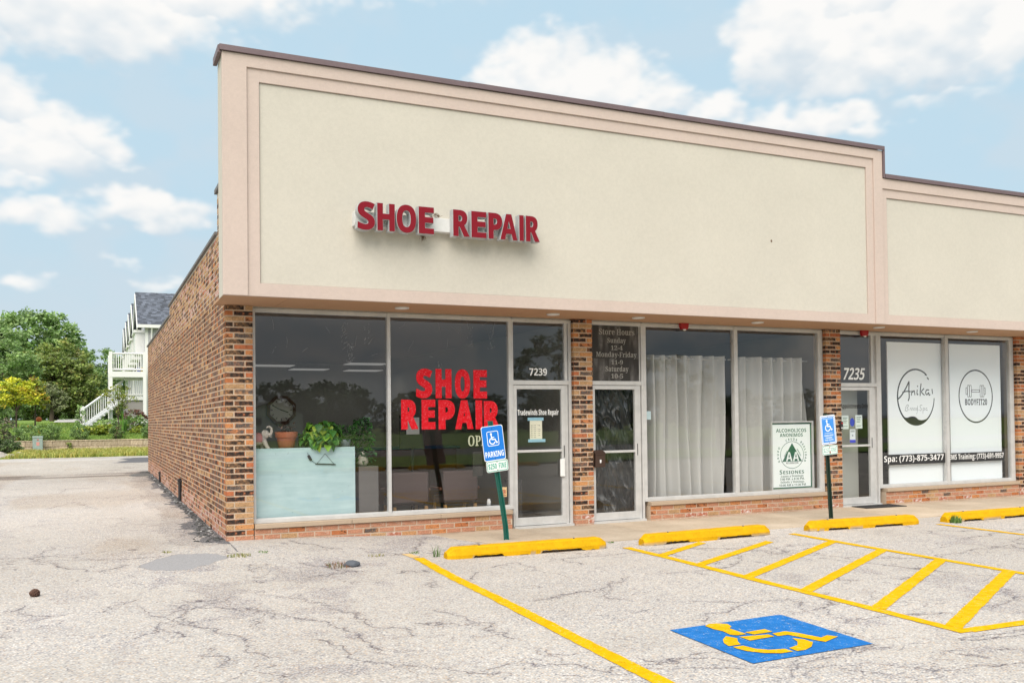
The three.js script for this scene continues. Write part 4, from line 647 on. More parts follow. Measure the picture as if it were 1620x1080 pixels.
tag(mesh('phone_strip', uvm(bx(11.21, 12.80, .70, .885, GZ + .0005, GZ + .0015)), M.black), 'black strip with white spa phone number across the glass', 'sign'); tag(mesh('phone_strip', uvm(bx(12.88, 14.40, .70, .872, GZ + .0005, GZ + .0015)), M.black), 'black strip with white training phone number across the glass', 'sign');
dec('phone_lettering', 'white lettering Spa with phone number on the black strip', 'lettering', textGeo('Spa: (773)-875-3477', 11.27, 12.76, .72, .865, GZ + .003), M.whiteVinyl); dec('phone_lettering', 'white lettering EMS Training with phone number on the black strip', 'lettering', textGeo('EMS Training: (773)-691-9957', 12.90, 14.38, .72, .855, GZ + .003), M.whiteVinyl);
tag(mesh('dark_backing', bx(11.15, 14.6, .06, 3.03, -.34, -.32), S({ color: lin(.016, .017, .02), roughness: .8 })), 'black screen behind the two white emblem blinds', 'screen');
{ // pull-down shade in the window beyond
  tag(mesh('roller_blind', bx(15.1, 19.7, .36, 3.0, -.3, -.28), M.whiteVinyl), 'plain white shade in the last shop window', 'shade'); }

// ---------------------------------------------------------------- inside the shoe repair shop
{
  const boardTex = tex(512, 256, (i, j) => { const a = fbm(i / 90, j / 6, 3, 4), b = fbm(i / 60, j / 40, 5, 4), v = (a - .5) * 20 + (b - .5) * 22 + (R2(i, j, 3) - .5) * 5, k = R2(i >> 1, j >> 1, 91) < .0004 ? -90 : 0; return [180 + v + k, 206 + v * .8 + k, 208 + v * .7 + k]; }, { rx: .75, ry: 1.1 });
  const c = thing('painted_board', 'pale aqua painted board standing low inside the shop window', 'board', [.345, .305, -.19]); mesh('panel', uvm(rbox(0, 1.355, 0, .945, -.02, 0, .003, 1)), S({ map: boardTex, roughness: .8 }), c);
  const sh = thing('window_shelf', 'dark display shelf behind the aqua board holding pots', 'shelf', [.345, 1.2, -.21]); mesh('top', bx(0, 1.36, 0, .03, -.42, -.002), M.darkWood, sh); mesh('leg', bx(.02, .07, -1.14, 0, -.4, -.35), M.darkWood, sh); mesh('leg', bx(1.28, 1.33, -1.14, 0, -.4, -.35), M.darkWood, sh);
  const rod = thing('hanging_rod', 'thin black rod hung by a cord triangle on the aqua board', 'rod', [1.29, 1.03, -.18]); mesh('rod', taper([[-.13, .004, 0], [.14, -.012, 0]], [.008, .008], 7), M.black, rod); mesh('cord', merge([taper([[-.11, .006, 0], [0, .135, 0]], [.0025, .0025], 5), taper([[.12, -.006, 0], [0, .135, 0]], [.0025, .0025], 5), taper([[-.12, .006, 0], [-.18, .05, .002], [-.215, .10, .003], [-.235, .155, .003]], [.0025, .0025, .0025, .0025], 5)]), M.black, rod); mesh('inline_switch', rbox(-.018, .018, -.04, .04, -.008, .008, .006, 1).rotateZ(.5).translate(-.205, .085, .004), M.black, rod);
}
const pot = (pts, segs = 28) => new THREE.LatheGeometry(pts.map((p) => new THREE.Vector2(...p)), segs);
function leafGeo(L, Wd, fold = .25) { const g = new THREE.BufferGeometry(), n = 5, pos = [], idx = []; for (let k = 0; k <= n; k++) { const t = k / n, w = Wd * Math.sin(Math.PI * Math.pow(t, .8)) * .5 + (k === 0 ? .001 : 0), y = -fold * L * t * t; pos.push(-w, y + w * .35, t * L, 0, y, t * L, w, y + w * .35, t * L); } for (let k = 0; k < n; k++) for (let s = 0; s < 2; s++) { const a = k * 3 + s; idx.push(a, a + 3, a + 1, a + 1, a + 3, a + 4); } g.setAttribute('position', new THREE.Float32BufferAttribute(pos, 3)); g.setIndex(idx); g.computeVertexNormals(); g.setAttribute('uv', new THREE.Float32BufferAttribute(new Float32Array(pos.length / 3 * 2), 2)); return g; }
function leaves(n, seed, place, L, W, cols) { const r = RNG(seed), out = [], e = new THREE.Euler(), m = new THREE.Matrix4(); for (let k = 0; k < n; k++) { const q = place(r, k / n), s = .7 + r() * .6, g = leafGeo(L * s, W * s, .15 + r() * .5), c = cols[r() * cols.length | 0]; e.set(q[3], q[4], (r() - .5) * .8, 'YXZ'); m.makeRotationFromEuler(e).setPosition(q[0], q[1], q[2]); g.applyMatrix4(m); const col = new Float32Array(g.attributes.position.count * 3), v = .8 + r() * .4; for (let i = 0; i < col.length; i += 3) { col[i] = c[0] * v; col[i + 1] = c[1] * v; col[i + 2] = c[2] * v; } g.setAttribute('color', new THREE.BufferAttribute(col, 3)); out.push(g); } return merge(out); }
M.leaf = PH({ vertexColors: true, roughness: .55, transmission: .25, thickness: 0, side: THREE.DoubleSide });
const terracotta = S({ color: lin(.46, .155, .075), map: fineTex, roughness: .9 });
{ const p = thing('potted_plant', 'terracotta pot with dried brown stems on the window shelf', 'potted plant', [.81, 1.231, -.33]); mesh('pot', pot([[0, 0], [.098, 0], [.128, .155], [.131, .157], [.142, .157], [.152, .225], [.146, .23], [.138, .225], [.128, .16], [0, .16]]), terracotta, p);
  mesh('stems', leaves(60, 4, (r) => { const a = r() * 6.28, d = r() * .1, h = .2 + r() * .13; return [Math.cos(a) * d, h, Math.sin(a) * d, -1 + r(), a]; }, .05, .022, [[.14, .075, .05], [.10, .08, .04], [.2, .11, .08]]), M.leaf, p); }
{ const p = thing('potted_plant', 'bushy bright green round-leaved plant on the window shelf', 'potted plant', [1.28, 1.231, -.34]); mesh('pot', pot([[0, 0], [.09, 0], [.12, .13], [.11, .13], [0, .1]]), S({ color: lin(.03, .03, .03), roughness: .6 }), p);
  mesh('foliage', leaves(260, 5, (r) => { const a = r() * 6.28, d = .05 + Math.sqrt(r()) * .2, h = .16 + (1 - (d / .26) ** 2) * .2 * r() + r() * .08 - (d > .17 ? r() * .14 : 0); return [Math.cos(a) * d * 1.05, h, Math.sin(a) * d * .75, .15 + r() * .9, Math.PI / 2 - a + (r() - .5)]; }, .095, .085, [[.06, .22, .03], [.10, .30, .04], [.18, .36, .03], [.04, .15, .03], [.30, .42, .04]]), M.leaf, p); }
{ const p = thing('potted_plant', 'fine-leaved plant in a blue-grey pot on the window shelf', 'potted plant', [1.60, 1.231, -.36]); mesh('pot', pot([[0, 0], [.07, 0], [.088, .115], [.08, .115], [0, .1]]), S({ color: lin(.28, .33, .37), roughness: .5 }), p);
  mesh('foliage', leaves(220, 6, (r) => { const a = r() * 6.28, d = Math.sqrt(r()) * .16, h = .1 + r() * .22; return [Math.cos(a) * d * 1.2, h, Math.sin(a) * d, -.6 + r() * 1.4, a]; }, .05, .03, [[.05, .16, .03], [.03, .10, .025], [.08, .2, .04]]), M.leaf, p); }
{ const p = thing('hanging_plant', 'trailing green plant in a white rounded pot beside the aqua board', 'potted plant', [1.85, .98, -.36]); mesh('pot', pot([[0, 0], [.05, 0], [.083, .045], [.07, .1], [.035, .16], [.03, .2], [.024, .2], [.02, .1], [0, .1]]), S({ color: lin(.55, .5, .42), roughness: .4 }), p);
  mesh('foliage', leaves(260, 8, (r) => { const a = r() * 6.28, h = .05 + r() * .62, d = .03 + r() * (.11 + .05 * Math.sin(h * 6)); return [Math.cos(a) * d - .01, h, Math.sin(a) * d, -.4 + r() * 1.2, a]; }, .06, .045, [[.035, .13, .03], [.05, .18, .035], [.025, .09, .02]]), M.leaf, p);
  mesh('pedestal', bx(-.09, .18, -.92, -.003, -.14, .14), S({ color: lin(.13, .12, .115), roughness: .8 }), p); }
{ // elephant figurine with its trunk raised
  const e = thing('elephant_figurine', 'small white elephant figurine with pink blanket and raised trunk', 'figurine', [.455, 1.231, -.3]); const w = S({ color: lin(.52, .46, .40), roughness: .45 });
  mesh('body', merge([new THREE.SphereGeometry(.1, 18, 12).scale(1.1, .85, .8).translate(-.02, .14, 0), new THREE.SphereGeometry(.055, 16, 12).scale(1, 1.1, .95).translate(.075, .20, .01), taper([[.11, .205, .02], [.14, .20, .03], [.155, .235, .03], [.15, .28, .03], [.125, .305, .03], [.10, .30, .03], [.092, .285, .03]], [.028, .022, .019, .016, .013, .011, .010], 9), taper([[.05, .13, .05], [.085, .05, .055], [.115, 0, .055]], [.034, .026, .028], 9), taper([[.03, .13, -.05], [.04, 0, -.055]], [.034, .03], 9), taper([[-.08, .12, .05], [-.085, 0, .055]], [.036, .03], 9), taper([[-.08, .12, -.05], [-.085, 0, -.055]], [.036, .03], 9), new THREE.SphereGeometry(.045, 12, 8).scale(.7, 1, .25).rotateY(.5).translate(.05, .215, .06), taper([[.115, .185, .045], [.145, .165, .05], [.16, .175, .05]], [.008, .006, .002], 6)]), w, e);
  mesh('blanket', new THREE.SphereGeometry(.103, 20, 12, 0, 6.3, .1, 1.9).scale(.85, .86, .86).translate(-.02, .14, 0), S({ color: lin(.42, .16, .15), roughness: .7 }), e); }
{ // wall clock
  const c = thing('wall_clock', 'octagonal dark-framed wall clock on the shop back wall', 'clock', [2.54, 1.88, -9.99]); const oct = (r) => new THREE.Shape([...Array(8)].map((_, k) => new THREE.Vector2(Math.cos(k * Math.PI / 4 + .3927) * r, Math.sin(k * Math.PI / 4 + .3927) * r))); const o = oct(.36); o.holes.push(oct(.285)); mesh('frame', extr(o, .05), M.darkWood, c); mesh('dial', extr(oct(.29), .02), S({ color: lin(.82, .80, .74), roughness: .7 }), c);
  const hand = (l, w, a) => bx(-w, w, -.02, l, .022, .026).rotateZ(a); mesh('hands', merge([hand(.17, .012, -1.9), hand(.24, .008, 1.1)]), M.black, c); mesh('numerals', merge([...Array(12)].map((_, k) => bx(-.008, .008, .2, .25, .0205, .023).rotateZ(-k * Math.PI / 6))), M.black, c); }
for (const [x, label] of [[2.585, 'brown upholstered chair with wooden legs by the window mullion'], [3.345, 'brown upholstered chair with wooden legs behind the parking sign']]) {
  const c = thing('waiting_chair', label, 'chair', [x, .06, -.72], 0, 'brown chairs in the shop window'); const up = S({ color: lin(.075, .045, .042), roughness: .6 });
  mesh('backrest', rbox(-.27, .27, .355, .80, .16, .235, .03, 3), up, c); mesh('seat', rbox(-.25, .25, .32, .43, -.28, .16, .03, 3), up, c);
  for (const [lx, lz] of [[-.235, .2], [.235, .2], [-.235, -.25], [.235, -.25]]) mesh('leg', bx(lx - .02, lx + .02, 0, .31, lz - .02, lz + .02), M.wood, c); for (const s of [-1, 1]) mesh('armrest', rbox(s * .29 - .025, s * .29 + .025, .52, .56, -.25, .19, .012, 2), M.darkWood, c); }
{ const t = thing('shop_counter', 'wooden shop counter with blue edge behind the chairs', 'counter', [2.2, .06, -4.4]); mesh('body', bx(0, 2.6, 0, 1.0, -.6, 0), M.darkWood, t); mesh('top', bx(-.05, 2.65, 1.0, 1.05, -.65, .05), S({ color: lin(.03, .12, .28), roughness: .5 }), t); }
{ const d = thing('display_stand', 'dark stand holding a white paper sign inside the shop', 'stand', [2.98, .06, -1.6]); mesh('pole', taper([[0, 0, 0], [0, 1.15, 0]], [.025, .025], 8), M.black, d); mesh('base', new THREE.CylinderGeometry(.2, .2, .02, 20).translate(0, .01, 0), M.black, d); mesh('panel', bx(-.2, .2, 1.1, 1.62, -.02, .02), M.blackPlastic, d); mesh('paper', bx(-.1, .11, 1.32, 1.58, .021, .023), M.whiteVinyl, d); }
{ const o = thing('open_sign', 'oval dark sign with pale letters partly behind the parking sign', 'sign', [3.52, 1.29, -.14]); const el = new THREE.Shape(); el.absellipse(0, 0, .25, .14, 0, 6.2832); mesh('panel', extr(el, .012), S({ color: lin(.02, .04, .025), roughness: .5 }), o); mesh('letter', textGeo('OPEN', -.2, .2, -.07, .08, .0125, serif), S({ color: lin(.62, .62, .45), roughness: .5 }), o);
  mesh('hours_list', bx(-.13, .02, -.5, -.15, 0, .006), S({ map: canvasTex(96, 224, (c, w, h) => { c.fillStyle = '#26241f'; c.fillRect(0, 0, w, h); c.fillStyle = '#c2502e'; for (let k = 0; k < 8; k++) c.fillRect(10, 12 + k * 26, 30 + R2(k, 7) * 34, 11); }), roughness: .6 }), o); }
{ const f = thing('fire_extinguisher', 'red cylinder with yellow tag standing inside the shoe repair door', 'extinguisher', [4.42, .66, -1.0]); mesh('cylinder', pot([[0, 0], [.075, 0], [.08, .02], [.08, .36], [.05, .43], [.02, .45], [0, .45]], 18), S({ color: lin(.34, .015, .01), roughness: .4 }), f); mesh('valve', rbox(-.03, .05, .45, .5, -.02, .02, .006, 1), M.black, f); mesh('tag', bx(-.075, .035, .4, .53, .082, .086), S({ color: lin(.62, .5, .02), roughness: .7 }), f); mesh('pedestal', bx(-.1, .1, -.6, -.002, -.1, .1), M.interiorDark, f); }
{ const p = thing('small_jar', 'small pale jar on the sill of the lettered window', 'jar', [3.66, .36, -.2]); mesh('jar_body', pot([[0, 0], [.028, 0], [.03, .05], [.022, .075], [.022, .09], [0, .09]], 14), M.whiteVinyl, p); mesh('block', bx(-.05, .05, -.3, -.001, -.05, .05), M.interiorDark, p); }
tag(mesh('alarm_sticker', new THREE.PlaneGeometry(.085, .14).translate(3.86, .55, GZ + .002), S({ map: canvasTex(64, 104, (c, w, h) => { c.fillStyle = '#d8b98a'; c.fillRect(0, 0, w, h); c.strokeStyle = '#a23325'; c.lineWidth = 7; c.beginPath(); c.arc(32, 50, 20, 0, 7); c.stroke(); c.fillStyle = '#a23325'; c.fillRect(24, 40, 16, 20); c.fillRect(8, 84, 48, 8); }), roughness: .6 })), 'small tan and red sticker low on the lettered window', 'sticker');
// hanging ceiling lights, dimly lit
for (const [x, z, label] of [[2.9, -8.6, 'slim lit ceiling light panel above the clock'], [4.2, -8.8, 'slim lit ceiling light panel deep in the shop'], [1.9, -7.4, 'slim lit ceiling light panel by the shop side wall'], [3.6, -6.4, 'slim lit ceiling light panel over the counter']]) {
  const l = thing('ceiling_light', label, 'light', [x, 2.76, z], 0, 'ceiling lights in the shop'); mesh('housing', bx(-.42, .42, .012, .08, -.3, .3), M.interiorDark, l); mesh('diffuser', bx(-.4, .4, 0, .011, -.28, .28), S({ color: lin(.5, .5, .48), emissive: lin(1, .98, .92), emissiveIntensity: .06, roughness: .6 }), l);
  const a = new THREE.RectAreaLight(0xfff8ea, .5, .8, .56); a.position.set(0, -.01, 0); a.rotation.x = -Math.PI / 2; l.add(a); a.name = 'lamp_light';
}

{ // dried adhesive left on the upper panes of the shoe repair windows
  const r = RNG(17), mk = (x0, x1, n) => { const gs = []; for (let k = 0; k < n; k++) { let x = x0 + r() * (x1 - x0), y = 2.45 + r() * .5, a = r() < .5 ? 1.2 + r() * .8 : r() * 3; const p = [[x, y, 0]]; const m = 2 + (r() * 4 | 0); for (let q = 0; q < m; q++) { a += (r() - .5) * .7; x += Math.cos(a) * .03; y += Math.sin(a) * .035; p.push([x, Math.min(y, 2.99), 0]); } gs.push(taper(p, p.map((_, i) => .0009 + .0014 * r()), 4)); } return gs; };
  const clump = (x, y, n) => { const gs = []; for (let k = 0; k < n; k++) { const cx = x + (r() - .5) * .09, cy = y - r() * .3, a = 1.3 + (r() - .5) * 1.4; gs.push(taper([[cx, cy, 0], [cx + Math.cos(a) * .03, cy + Math.sin(a) * .03, 0]], [.0025, .001], 4)); } return gs; };
  const mt = S({ color: lin(.30, .31, .32), roughness: .8 }), fl = (g) => g.scale(1, 1, .2).translate(0, 0, GZ + .0015);
  tag(mesh('adhesive_residue', fl(merge([...mk(.5, 2.0, 9), ...clump(1.55, 2.9, 22), ...clump(1.62, 2.62, 26), ...clump(1.85, 2.9, 16)])), mt), 'pale dried tape scraps on the window above the plants', 'tape residue');
  tag(mesh('adhesive_residue', fl(merge([...mk(2.3, 3.8, 12), ...clump(3.35, 2.93, 22), ...clump(3.68, 2.9, 16), ...clump(2.9, 2.42, 14)])), mt), 'pale dried tape scraps on the window above the red letters', 'tape residue');
}
tag(mesh('wall_stain_hole', new THREE.CircleGeometry(.018, 9).scale(1, 1.3, 1).translate(7.96, 4.28, F - .0315), S({ color: lin(.14, .09, .06), roughness: 1 })), 'small dark hole in the cream stucco panel', 'hole');
// ---------------------------------------------------------------- small things on the pavement
function bladeGeo(n, seed, R, H, W, cols, lean = .6) { // tuft of narrow blades
  const r = RNG(seed), pos = [], col = []; for (let k = 0; k < n; k++) { const a = r() * 6.28, d = Math.sqrt(r()) * R, x = Math.cos(a) * d, z = Math.sin(a) * d, h = H * (.45 + r() * .55), b = r() * 6.28, l = lean * h * r(), w = W * (.6 + r() * .7), dx = Math.cos(b), dz = Math.sin(b), px = -dz * w / 2, pz = dx * w / 2, c = cols[r() * cols.length | 0], v = .75 + r() * .5; const m = [x + dx * l * .35, h * .6, z + dz * l * .35], t = [x + dx * l, h, z + dz * l]; pos.push(x - px, 0, z - pz, x + px, 0, z + pz, m[0] + px * .8, m[1], m[2] + pz * .8, x - px, 0, z - pz, m[0] + px * .8, m[1], m[2] + pz * .8, m[0] - px * .8, m[1], m[2] - pz * .8, m[0] - px * .8, m[1], m[2] - pz * .8, m[0] + px * .8, m[1], m[2] + pz * .8, ...t); for (let q = 0; q < 9; q++) col.push(c[0] * v, c[1] * v, c[2] * v); }
  const g = new THREE.BufferGeometry(); g.setAttribute('position', new THREE.Float32BufferAttribute(pos, 3)); g.setAttribute('color', new THREE.Float32BufferAttribute(col, 3)); g.computeVertexNormals(); g.setAttribute('uv', new THREE.Float32BufferAttribute(new Float32Array(pos.length / 3 * 2), 2)); return g;
}
const G1 = [[.10, .20, .03], [.14, .24, .04], [.07, .15, .025]], G2 = [[.24, .24, .05], [.30, .26, .06], [.16, .20, .04]], G3 = [[.26, .10, .05], [.20, .12, .05], [.15, .17, .05]];
const weed = (label, x, z, n, R, H, cols, seed, W = .008) => { const m = mesh('weed', bladeGeo(n, seed, R, H, W, cols), M.leaf); m.position.set(x, hA(x, z) - .003, z); tag(m, label, 'weed'); };
weed('reddish weed around the grey stone on the pavement', .90, 2.13, 150, .16, .05, G3, 1); weed('yellow-green weed at the edge of the grey asphalt patch', -.02, 1.18, 90, .13, .045, G2, 2); weed('thin weed growing beside the first wheel stop end', 2.08, 1.95, 26, .04, .16, G1, 3, .006); weed('leafy green weed at the far wheel stop end', 9.98, 2.42, 46, .07, .13, G1, 4, .022); weed('small green tuft in a crack near the painted line', 1.92, 1.62, 40, .07, .03, G1, 5); weed('small yellow tuft in a crack near the reddish weed', 1.45, 1.66, 40, .10, .03, G2, 6); weed('tiny green tuft before the corner pier', .28, 1.05, 34, .07, .028, G1, 7); weed('tiny green tuft at the sidewalk joint between wheel stops', 4.5, 1.78, 30, .05, .03, G1, 8); weed('small tuft on the drive beside the corner', -.75, .62, 26, .05, .03, G2, 9);
{ const g = new THREE.IcosahedronGeometry(.085, 3), p = g.attributes.position; for (let i = 0; i < p.count; i++) { const v = new THREE.Vector3().fromBufferAttribute(p, i), k = 1 + (fbm(v.x * 14 + 5, v.y * 14 + v.z * 9, 3, 3) - .5) * .5; p.setXYZ(i, v.x * k * 1.1, v.y * k * .5, v.z * k); } g.computeVertexNormals(); const m = mesh('stone', g, S({ color: lin(.10, .11, .13), map: fineTex, roughness: .8 })); m.position.set(1.02, hA(1.02, 2.2) + .018, 2.17); tag(m, 'grey-blue stone lying among reddish weeds on the pavement', 'stone'); }
{ const r = RNG(8), gs = []; for (let k = 0; k < 60; k++) { const t = k / 60, a = k * 2.399, R = .034 * Math.sin(Math.PI * (.12 + t * .85)); gs.push(new THREE.SphereGeometry(.012, 5, 4).scale(1, .5, 1.2).rotateY(-a).rotateZ((r() - .5) * .6).translate(Math.cos(a) * R, (t - .5) * .085, Math.sin(a) * R)); } const m = mesh('pine_cone', merge(gs), S({ color: lin(.10, .05, .035), roughness: .9 })); m.position.set(-2.01, hA(-2.01, 2.45) + .03, 2.45); m.rotation.z = 1.35; m.rotation.y = .5; tag(m, 'brown pine cone lying on the drive', 'pine cone'); }
{ const r = RNG(21), rub = []; for (let k = 0; k < 1400; k++) { const z = .05 - r() * 17, x = -.02 - Math.abs(r() + r() - .7) * (.10 + .24 * sm((z + 3) / 3)), s = .006 + r() * r() * .034; if (x < -.62 || x > .02) continue; const g = new THREE.DodecahedronGeometry(s, 0).scale(1, .55, 1).rotateY(r() * 6).translate(x, hA(x, z) + s * .2, z); const v = r() < .92 ? .04 + r() * .08 : .22 + r() * .2, c = new Float32Array(g.attributes.position.count * 3).fill(v); g.setAttribute('color', new THREE.BufferAttribute(c, 3)); rub.push(g); } const m = mesh('rubble', merge(rub), S({ vertexColors: true, roughness: 1 })); m.userData.kind = 'stuff'; tag(m, 'crumbled black asphalt rubble along the brick side wall', 'rubble'); }
{ // asphalt heap at the far end of the side wall
  const g = new THREE.IcosahedronGeometry(.30, 4), p = g.attributes.position; for (let i = 0; i < p.count; i++) { const v = new THREE.Vector3().fromBufferAttribute(p, i), k = 1 + (fbm(v.x * 4 + 5, v.y * 4 + v.z * 4, 6, 4) - .5) * .7; p.setXYZ(i, v.x * k * 1.3, v.y * k * .28, v.z * k * 1.5); } g.computeVertexNormals(); const m = mesh('asphalt_heap', g, S({ color: lin(.22, .215, .21), map: paveBump, roughness: 1 })); m.position.set(-.28, .15, -15.2); tag(m, 'low heap of broken grey asphalt at the end of the side wall', 'heap'); }

// ---------------------------------------------------------------- retaining wall, pedestal, lawn edge
{
  const w = thing('retaining_wall', 'low tan concrete-block retaining wall along the lawn edge', 'wall', [0, .28, -37.45]); const r = RNG(31), bt = tex(256, 128, (i, j) => { const v = 186 + (fbm(i / 20, j / 20, 4, 4) - .5) * 70 + (R2(i, j, 3) - .5) * 26; return [v + 10, v - 8, v - 32]; }, { rx: 1.6, ry: 3 });
  const mats = [lin(.84, .84, .84), lin(.95, .93, .91), lin(.74, .73, .72)].map((c) => S({ map: bt, color: c, roughness: 1 })); mesh('backing', bx(-5.3, 12, 0, .5, -.3, -.03), mats[2], w);
  for (let k = 0; k < 2; k++) for (let i = 0; i < 30; i++) { const x = -5.3 + i * .58 + (k ? .29 : 0), dx = (r() - .5) * .02; mesh('block', uvm(rbox(x + .008, x + .572, k * .262 + .004, k * .262 + .254, -.28, .0 + dx, .012, 1)), mats[r() * 3 | 0], w); }
  for (let i = 0; i < 24; i++) { const x = -5.3 + i * .72; mesh('cap_block', uvm(rbox(x + .004, x + .716, .522, .57, -.3, .02, .01, 1)), mats[r() * 3 | 0], w); }
}
{ const p = thing('utility_pedestal', 'pale green utility pedestal with red warning label before the wall', 'utility box', [-3.88, .28, -38.35 + 1.25], .1); const gm = S({ color: lin(.36, .45, .42), map: fineTex, roughness: .6 }); mesh('cabinet', uvm(rbox(-.21, .21, 0, .72, -.2, .2, .02, 2)), gm, p); mesh('cover', uvm(rbox(-.225, .225, .70, .79, -.215, .215, .025, 2)), gm, p); mesh('warning_label', bx(-.065, .065, .34, .52, .2, .206), S({ color: lin(.66, .30, .27), roughness: .6 }), p); mesh('warning_mark', bx(-.03, .03, .60, .645, .2, .206), S({ color: lin(.5, .03, .03), roughness: .6 }), p); }
// ---------------------------------------------------------------- foliage
function leafCloud(seed, parts, size, cols, flat = .35) {     // parts: [cx,cy,cz, rx,ry,rz, clumps, leaves per clump, clump radius]
  const r = RNG(seed), pos = [], nor = [], col = [], gau = () => (r() + r() + r() - 1.5) / 1.5, v = new THREE.Vector3(), a = new THREE.Vector3(), b = new THREE.Vector3();
  for (const [cx, cy, cz, rx, ry, rz, nc, nl, cr] of parts) for (let k = 0; k < nc; k++) {
    do v.set(r() * 2 - 1, r() * 2 - 1, r() * 2 - 1); while (v.lengthSq() > 1); const l = v.length(); v.multiplyScalar(Math.pow(l, .45) / (l || 1) * (.88 + r() * .22));
    const X = cx + v.x * rx, Y = cy + v.y * ry, Z = cz + v.z * rz, cc = cols[r() * cols.length | 0], cv = .8 + r() * .4, R = cr * (.6 + r() * .8);
    for (let q = 0; q < nl; q++) {
      const x = X + gau() * R, y = Y + gau() * R * .7, z = Z + gau() * R, s = size * (.55 + r() * .8);
      a.set(r() * 2 - 1, (r() * 2 - 1) * flat, r() * 2 - 1).normalize(); b.set(r() * 2 - 1, (r() * 2 - 1) * flat - .15, r() * 2 - 1); b.addScaledVector(a, -a.dot(b)).normalize();
      const w = s * .42, c = cols[r() < .75 ? 0 : r() * cols.length | 0], t = r() < .6 ? cc : c, br = cv * (.75 + r() * .5);
      const P = [[x, y, z], [x + a.x * s * .5 + b.x * w, y + a.y * s * .5 + b.y * w, z + a.z * s * .5 + b.z * w], [x + a.x * s, y + a.y * s, z + a.z * s], [x + a.x * s * .5 - b.x * w, y + a.y * s * .5 - b.y * w, z + a.z * s * .5 - b.z * w]];
      for (const i of [0, 1, 2, 0, 2, 3]) { pos.push(...P[i]); col.push(t[0] * br, t[1] * br, t[2] * br); }
    }
  }
  const g = new THREE.BufferGeometry(); g.setAttribute('position', new THREE.Float32BufferAttribute(pos, 3)); g.setAttribute('color', new THREE.Float32BufferAttribute(col, 3)); g.computeVertexNormals(); g.setAttribute('uv', new THREE.Float32BufferAttribute(new Float32Array(pos.length / 3 * 2), 2)); return g;
}
M.foliage = PH({ vertexColors: true, roughness: .9, transmission: .3, thickness: 0, side: THREE.DoubleSide });
M.bark = S({ color: lin(.10, .075, .055), map: fineTex, roughness: 1 });
function tree(name, label, p, H, trunkH, parts, size, cols, seed, tr = .2, group, cat = 'tree') {
  const t = thing(name, label, cat, p, 0, group), r = RNG(seed), limbs = [taper([[0, -.3, 0], [.05 * tr, trunkH * .5, 0], [(r() - .5) * tr, trunkH, (r() - .5) * tr], [(r() - .5) * 2 * tr, H * .75, (r() - .5) * 2 * tr]], [tr * 1.25, tr, tr * .8, tr * .25], 8)];
  for (const q of parts) for (let k = 0; k < 3; k++) { const e = [q[0] + (r() - .5) * q[3] * 1.1, q[1] + (r() - .3) * q[4] * .9, q[2] + (r() - .5) * q[5] * 1.1], y0 = trunkH * (.7 + r() * .5); limbs.push(taper([[0, y0, 0], [e[0] * .45, lerp(y0, e[1], .55), e[2] * .45], e], [tr * .5, tr * .3, tr * .08], 6)); }
  mesh('trunk', merge(limbs), M.bark, t); mesh('crown', leafCloud(seed + 1, parts, size, cols), M.foliage, t); return t;
}
const DG = [[.165, .275, .07], [.135, .235, .06], [.195, .31, .075], [.225, .335, .095]], MG = [[.25, .385, .125], [.285, .43, .14], [.20, .325, .095], [.33, .45, .16]], OL = [[.265, .35, .08], [.305, .385, .085], [.205, .295, .065], [.34, .335, .085]], YG = [[.66, .66, .035], [.58, .64, .045], [.74, .70, .04], [.44, .56, .045], [.70, .54, .055]], GG = [[.25, .29, .13], [.29, .32, .15], [.19, .23, .10]];
const ly = (x, z) => lawnY(x, z);
const tr = (name, label, x, z, H, tH, parts, size, cols, seed, r, grp) => tree(name, label, [x, ly(x, z), z], H, tH, parts, size, cols, seed, r, grp);
tr('shade_tree', 'tall airy green tree rising behind the darker trees', -7.6, -95, 11.8, 4, [[.2, 8.4, 0, 4.8, 3.1, 4, 260, 40, .75], [3.4, 6.4, .5, 2.6, 2.6, 2.4, 110, 40, .65], [-3.4, 7, 0, 3.4, 3, 3, 120, 36, .7], [0, 4.6, 0, 5.6, 2.6, 4, 170, 36, .8]], .36, MG, 101, .3);
tr('shade_tree', 'broad dense dark green tree behind the yellow trees', -4.3, -71, 6.9, 1.6, [[.1, 4.3, 0, 2.5, 2.2, 2.4, 130, 46, .5], [1.5, 2.9, .4, 2.0, 1.9, 2, 100, 46, .5], [-1.6, 3.2, 0, 2.1, 2.2, 2, 90, 44, .5], [.2, 1.7, .6, 3.2, 1.5, 2, 140, 50, .5], [.2, 3.2, 1, 2.6, 2.2, 1.6, 120, 50, .5]], .22, OL, 102, .28);
tr('shade_tree', 'deep green tree at the edge behind the yellow-leaved trees', -8.2, -66, 7.4, 2, [[0, 4.6, 0, 2.9, 2.5, 2.6, 150, 46, .55], [1.4, 2.8, 0, 2.2, 1.9, 2, 90, 44, .5], [-2.5, 3.2, 0, 2.5, 2.4, 2, 90, 40, .5], [-.5, 1.3, .5, 3, 1.2, 2, 80, 40, .5]], .20, MG, 103, .28);
tr('shade_tree', 'distant rounded green tree beside the white deck', -.6, -98, 8.0, 2.4, [[0, 5.6, 0, 2.6, 2.2, 2.4, 110, 36, .55], [-1.8, 4.2, 0, 2.2, 1.9, 2, 70, 36, .5], [2.2, 4.6, 0, 2.4, 2.2, 2, 80, 36, .5], [0, 2.4, 0, 3.4, 1.9, 2, 90, 36, .6]], .26, MG, 104, .25);
tr('shade_tree', 'dark thicket tree filling the gap below the white deck', -1.7, -78, 5.2, 1.0, [[0, 2.8, 0, 1.9, 2.0, 2, 110, 44, .45], [.6, 1.1, .3, 2.3, 1.2, 2, 90, 44, .45]], .2, DG, 105, .2);
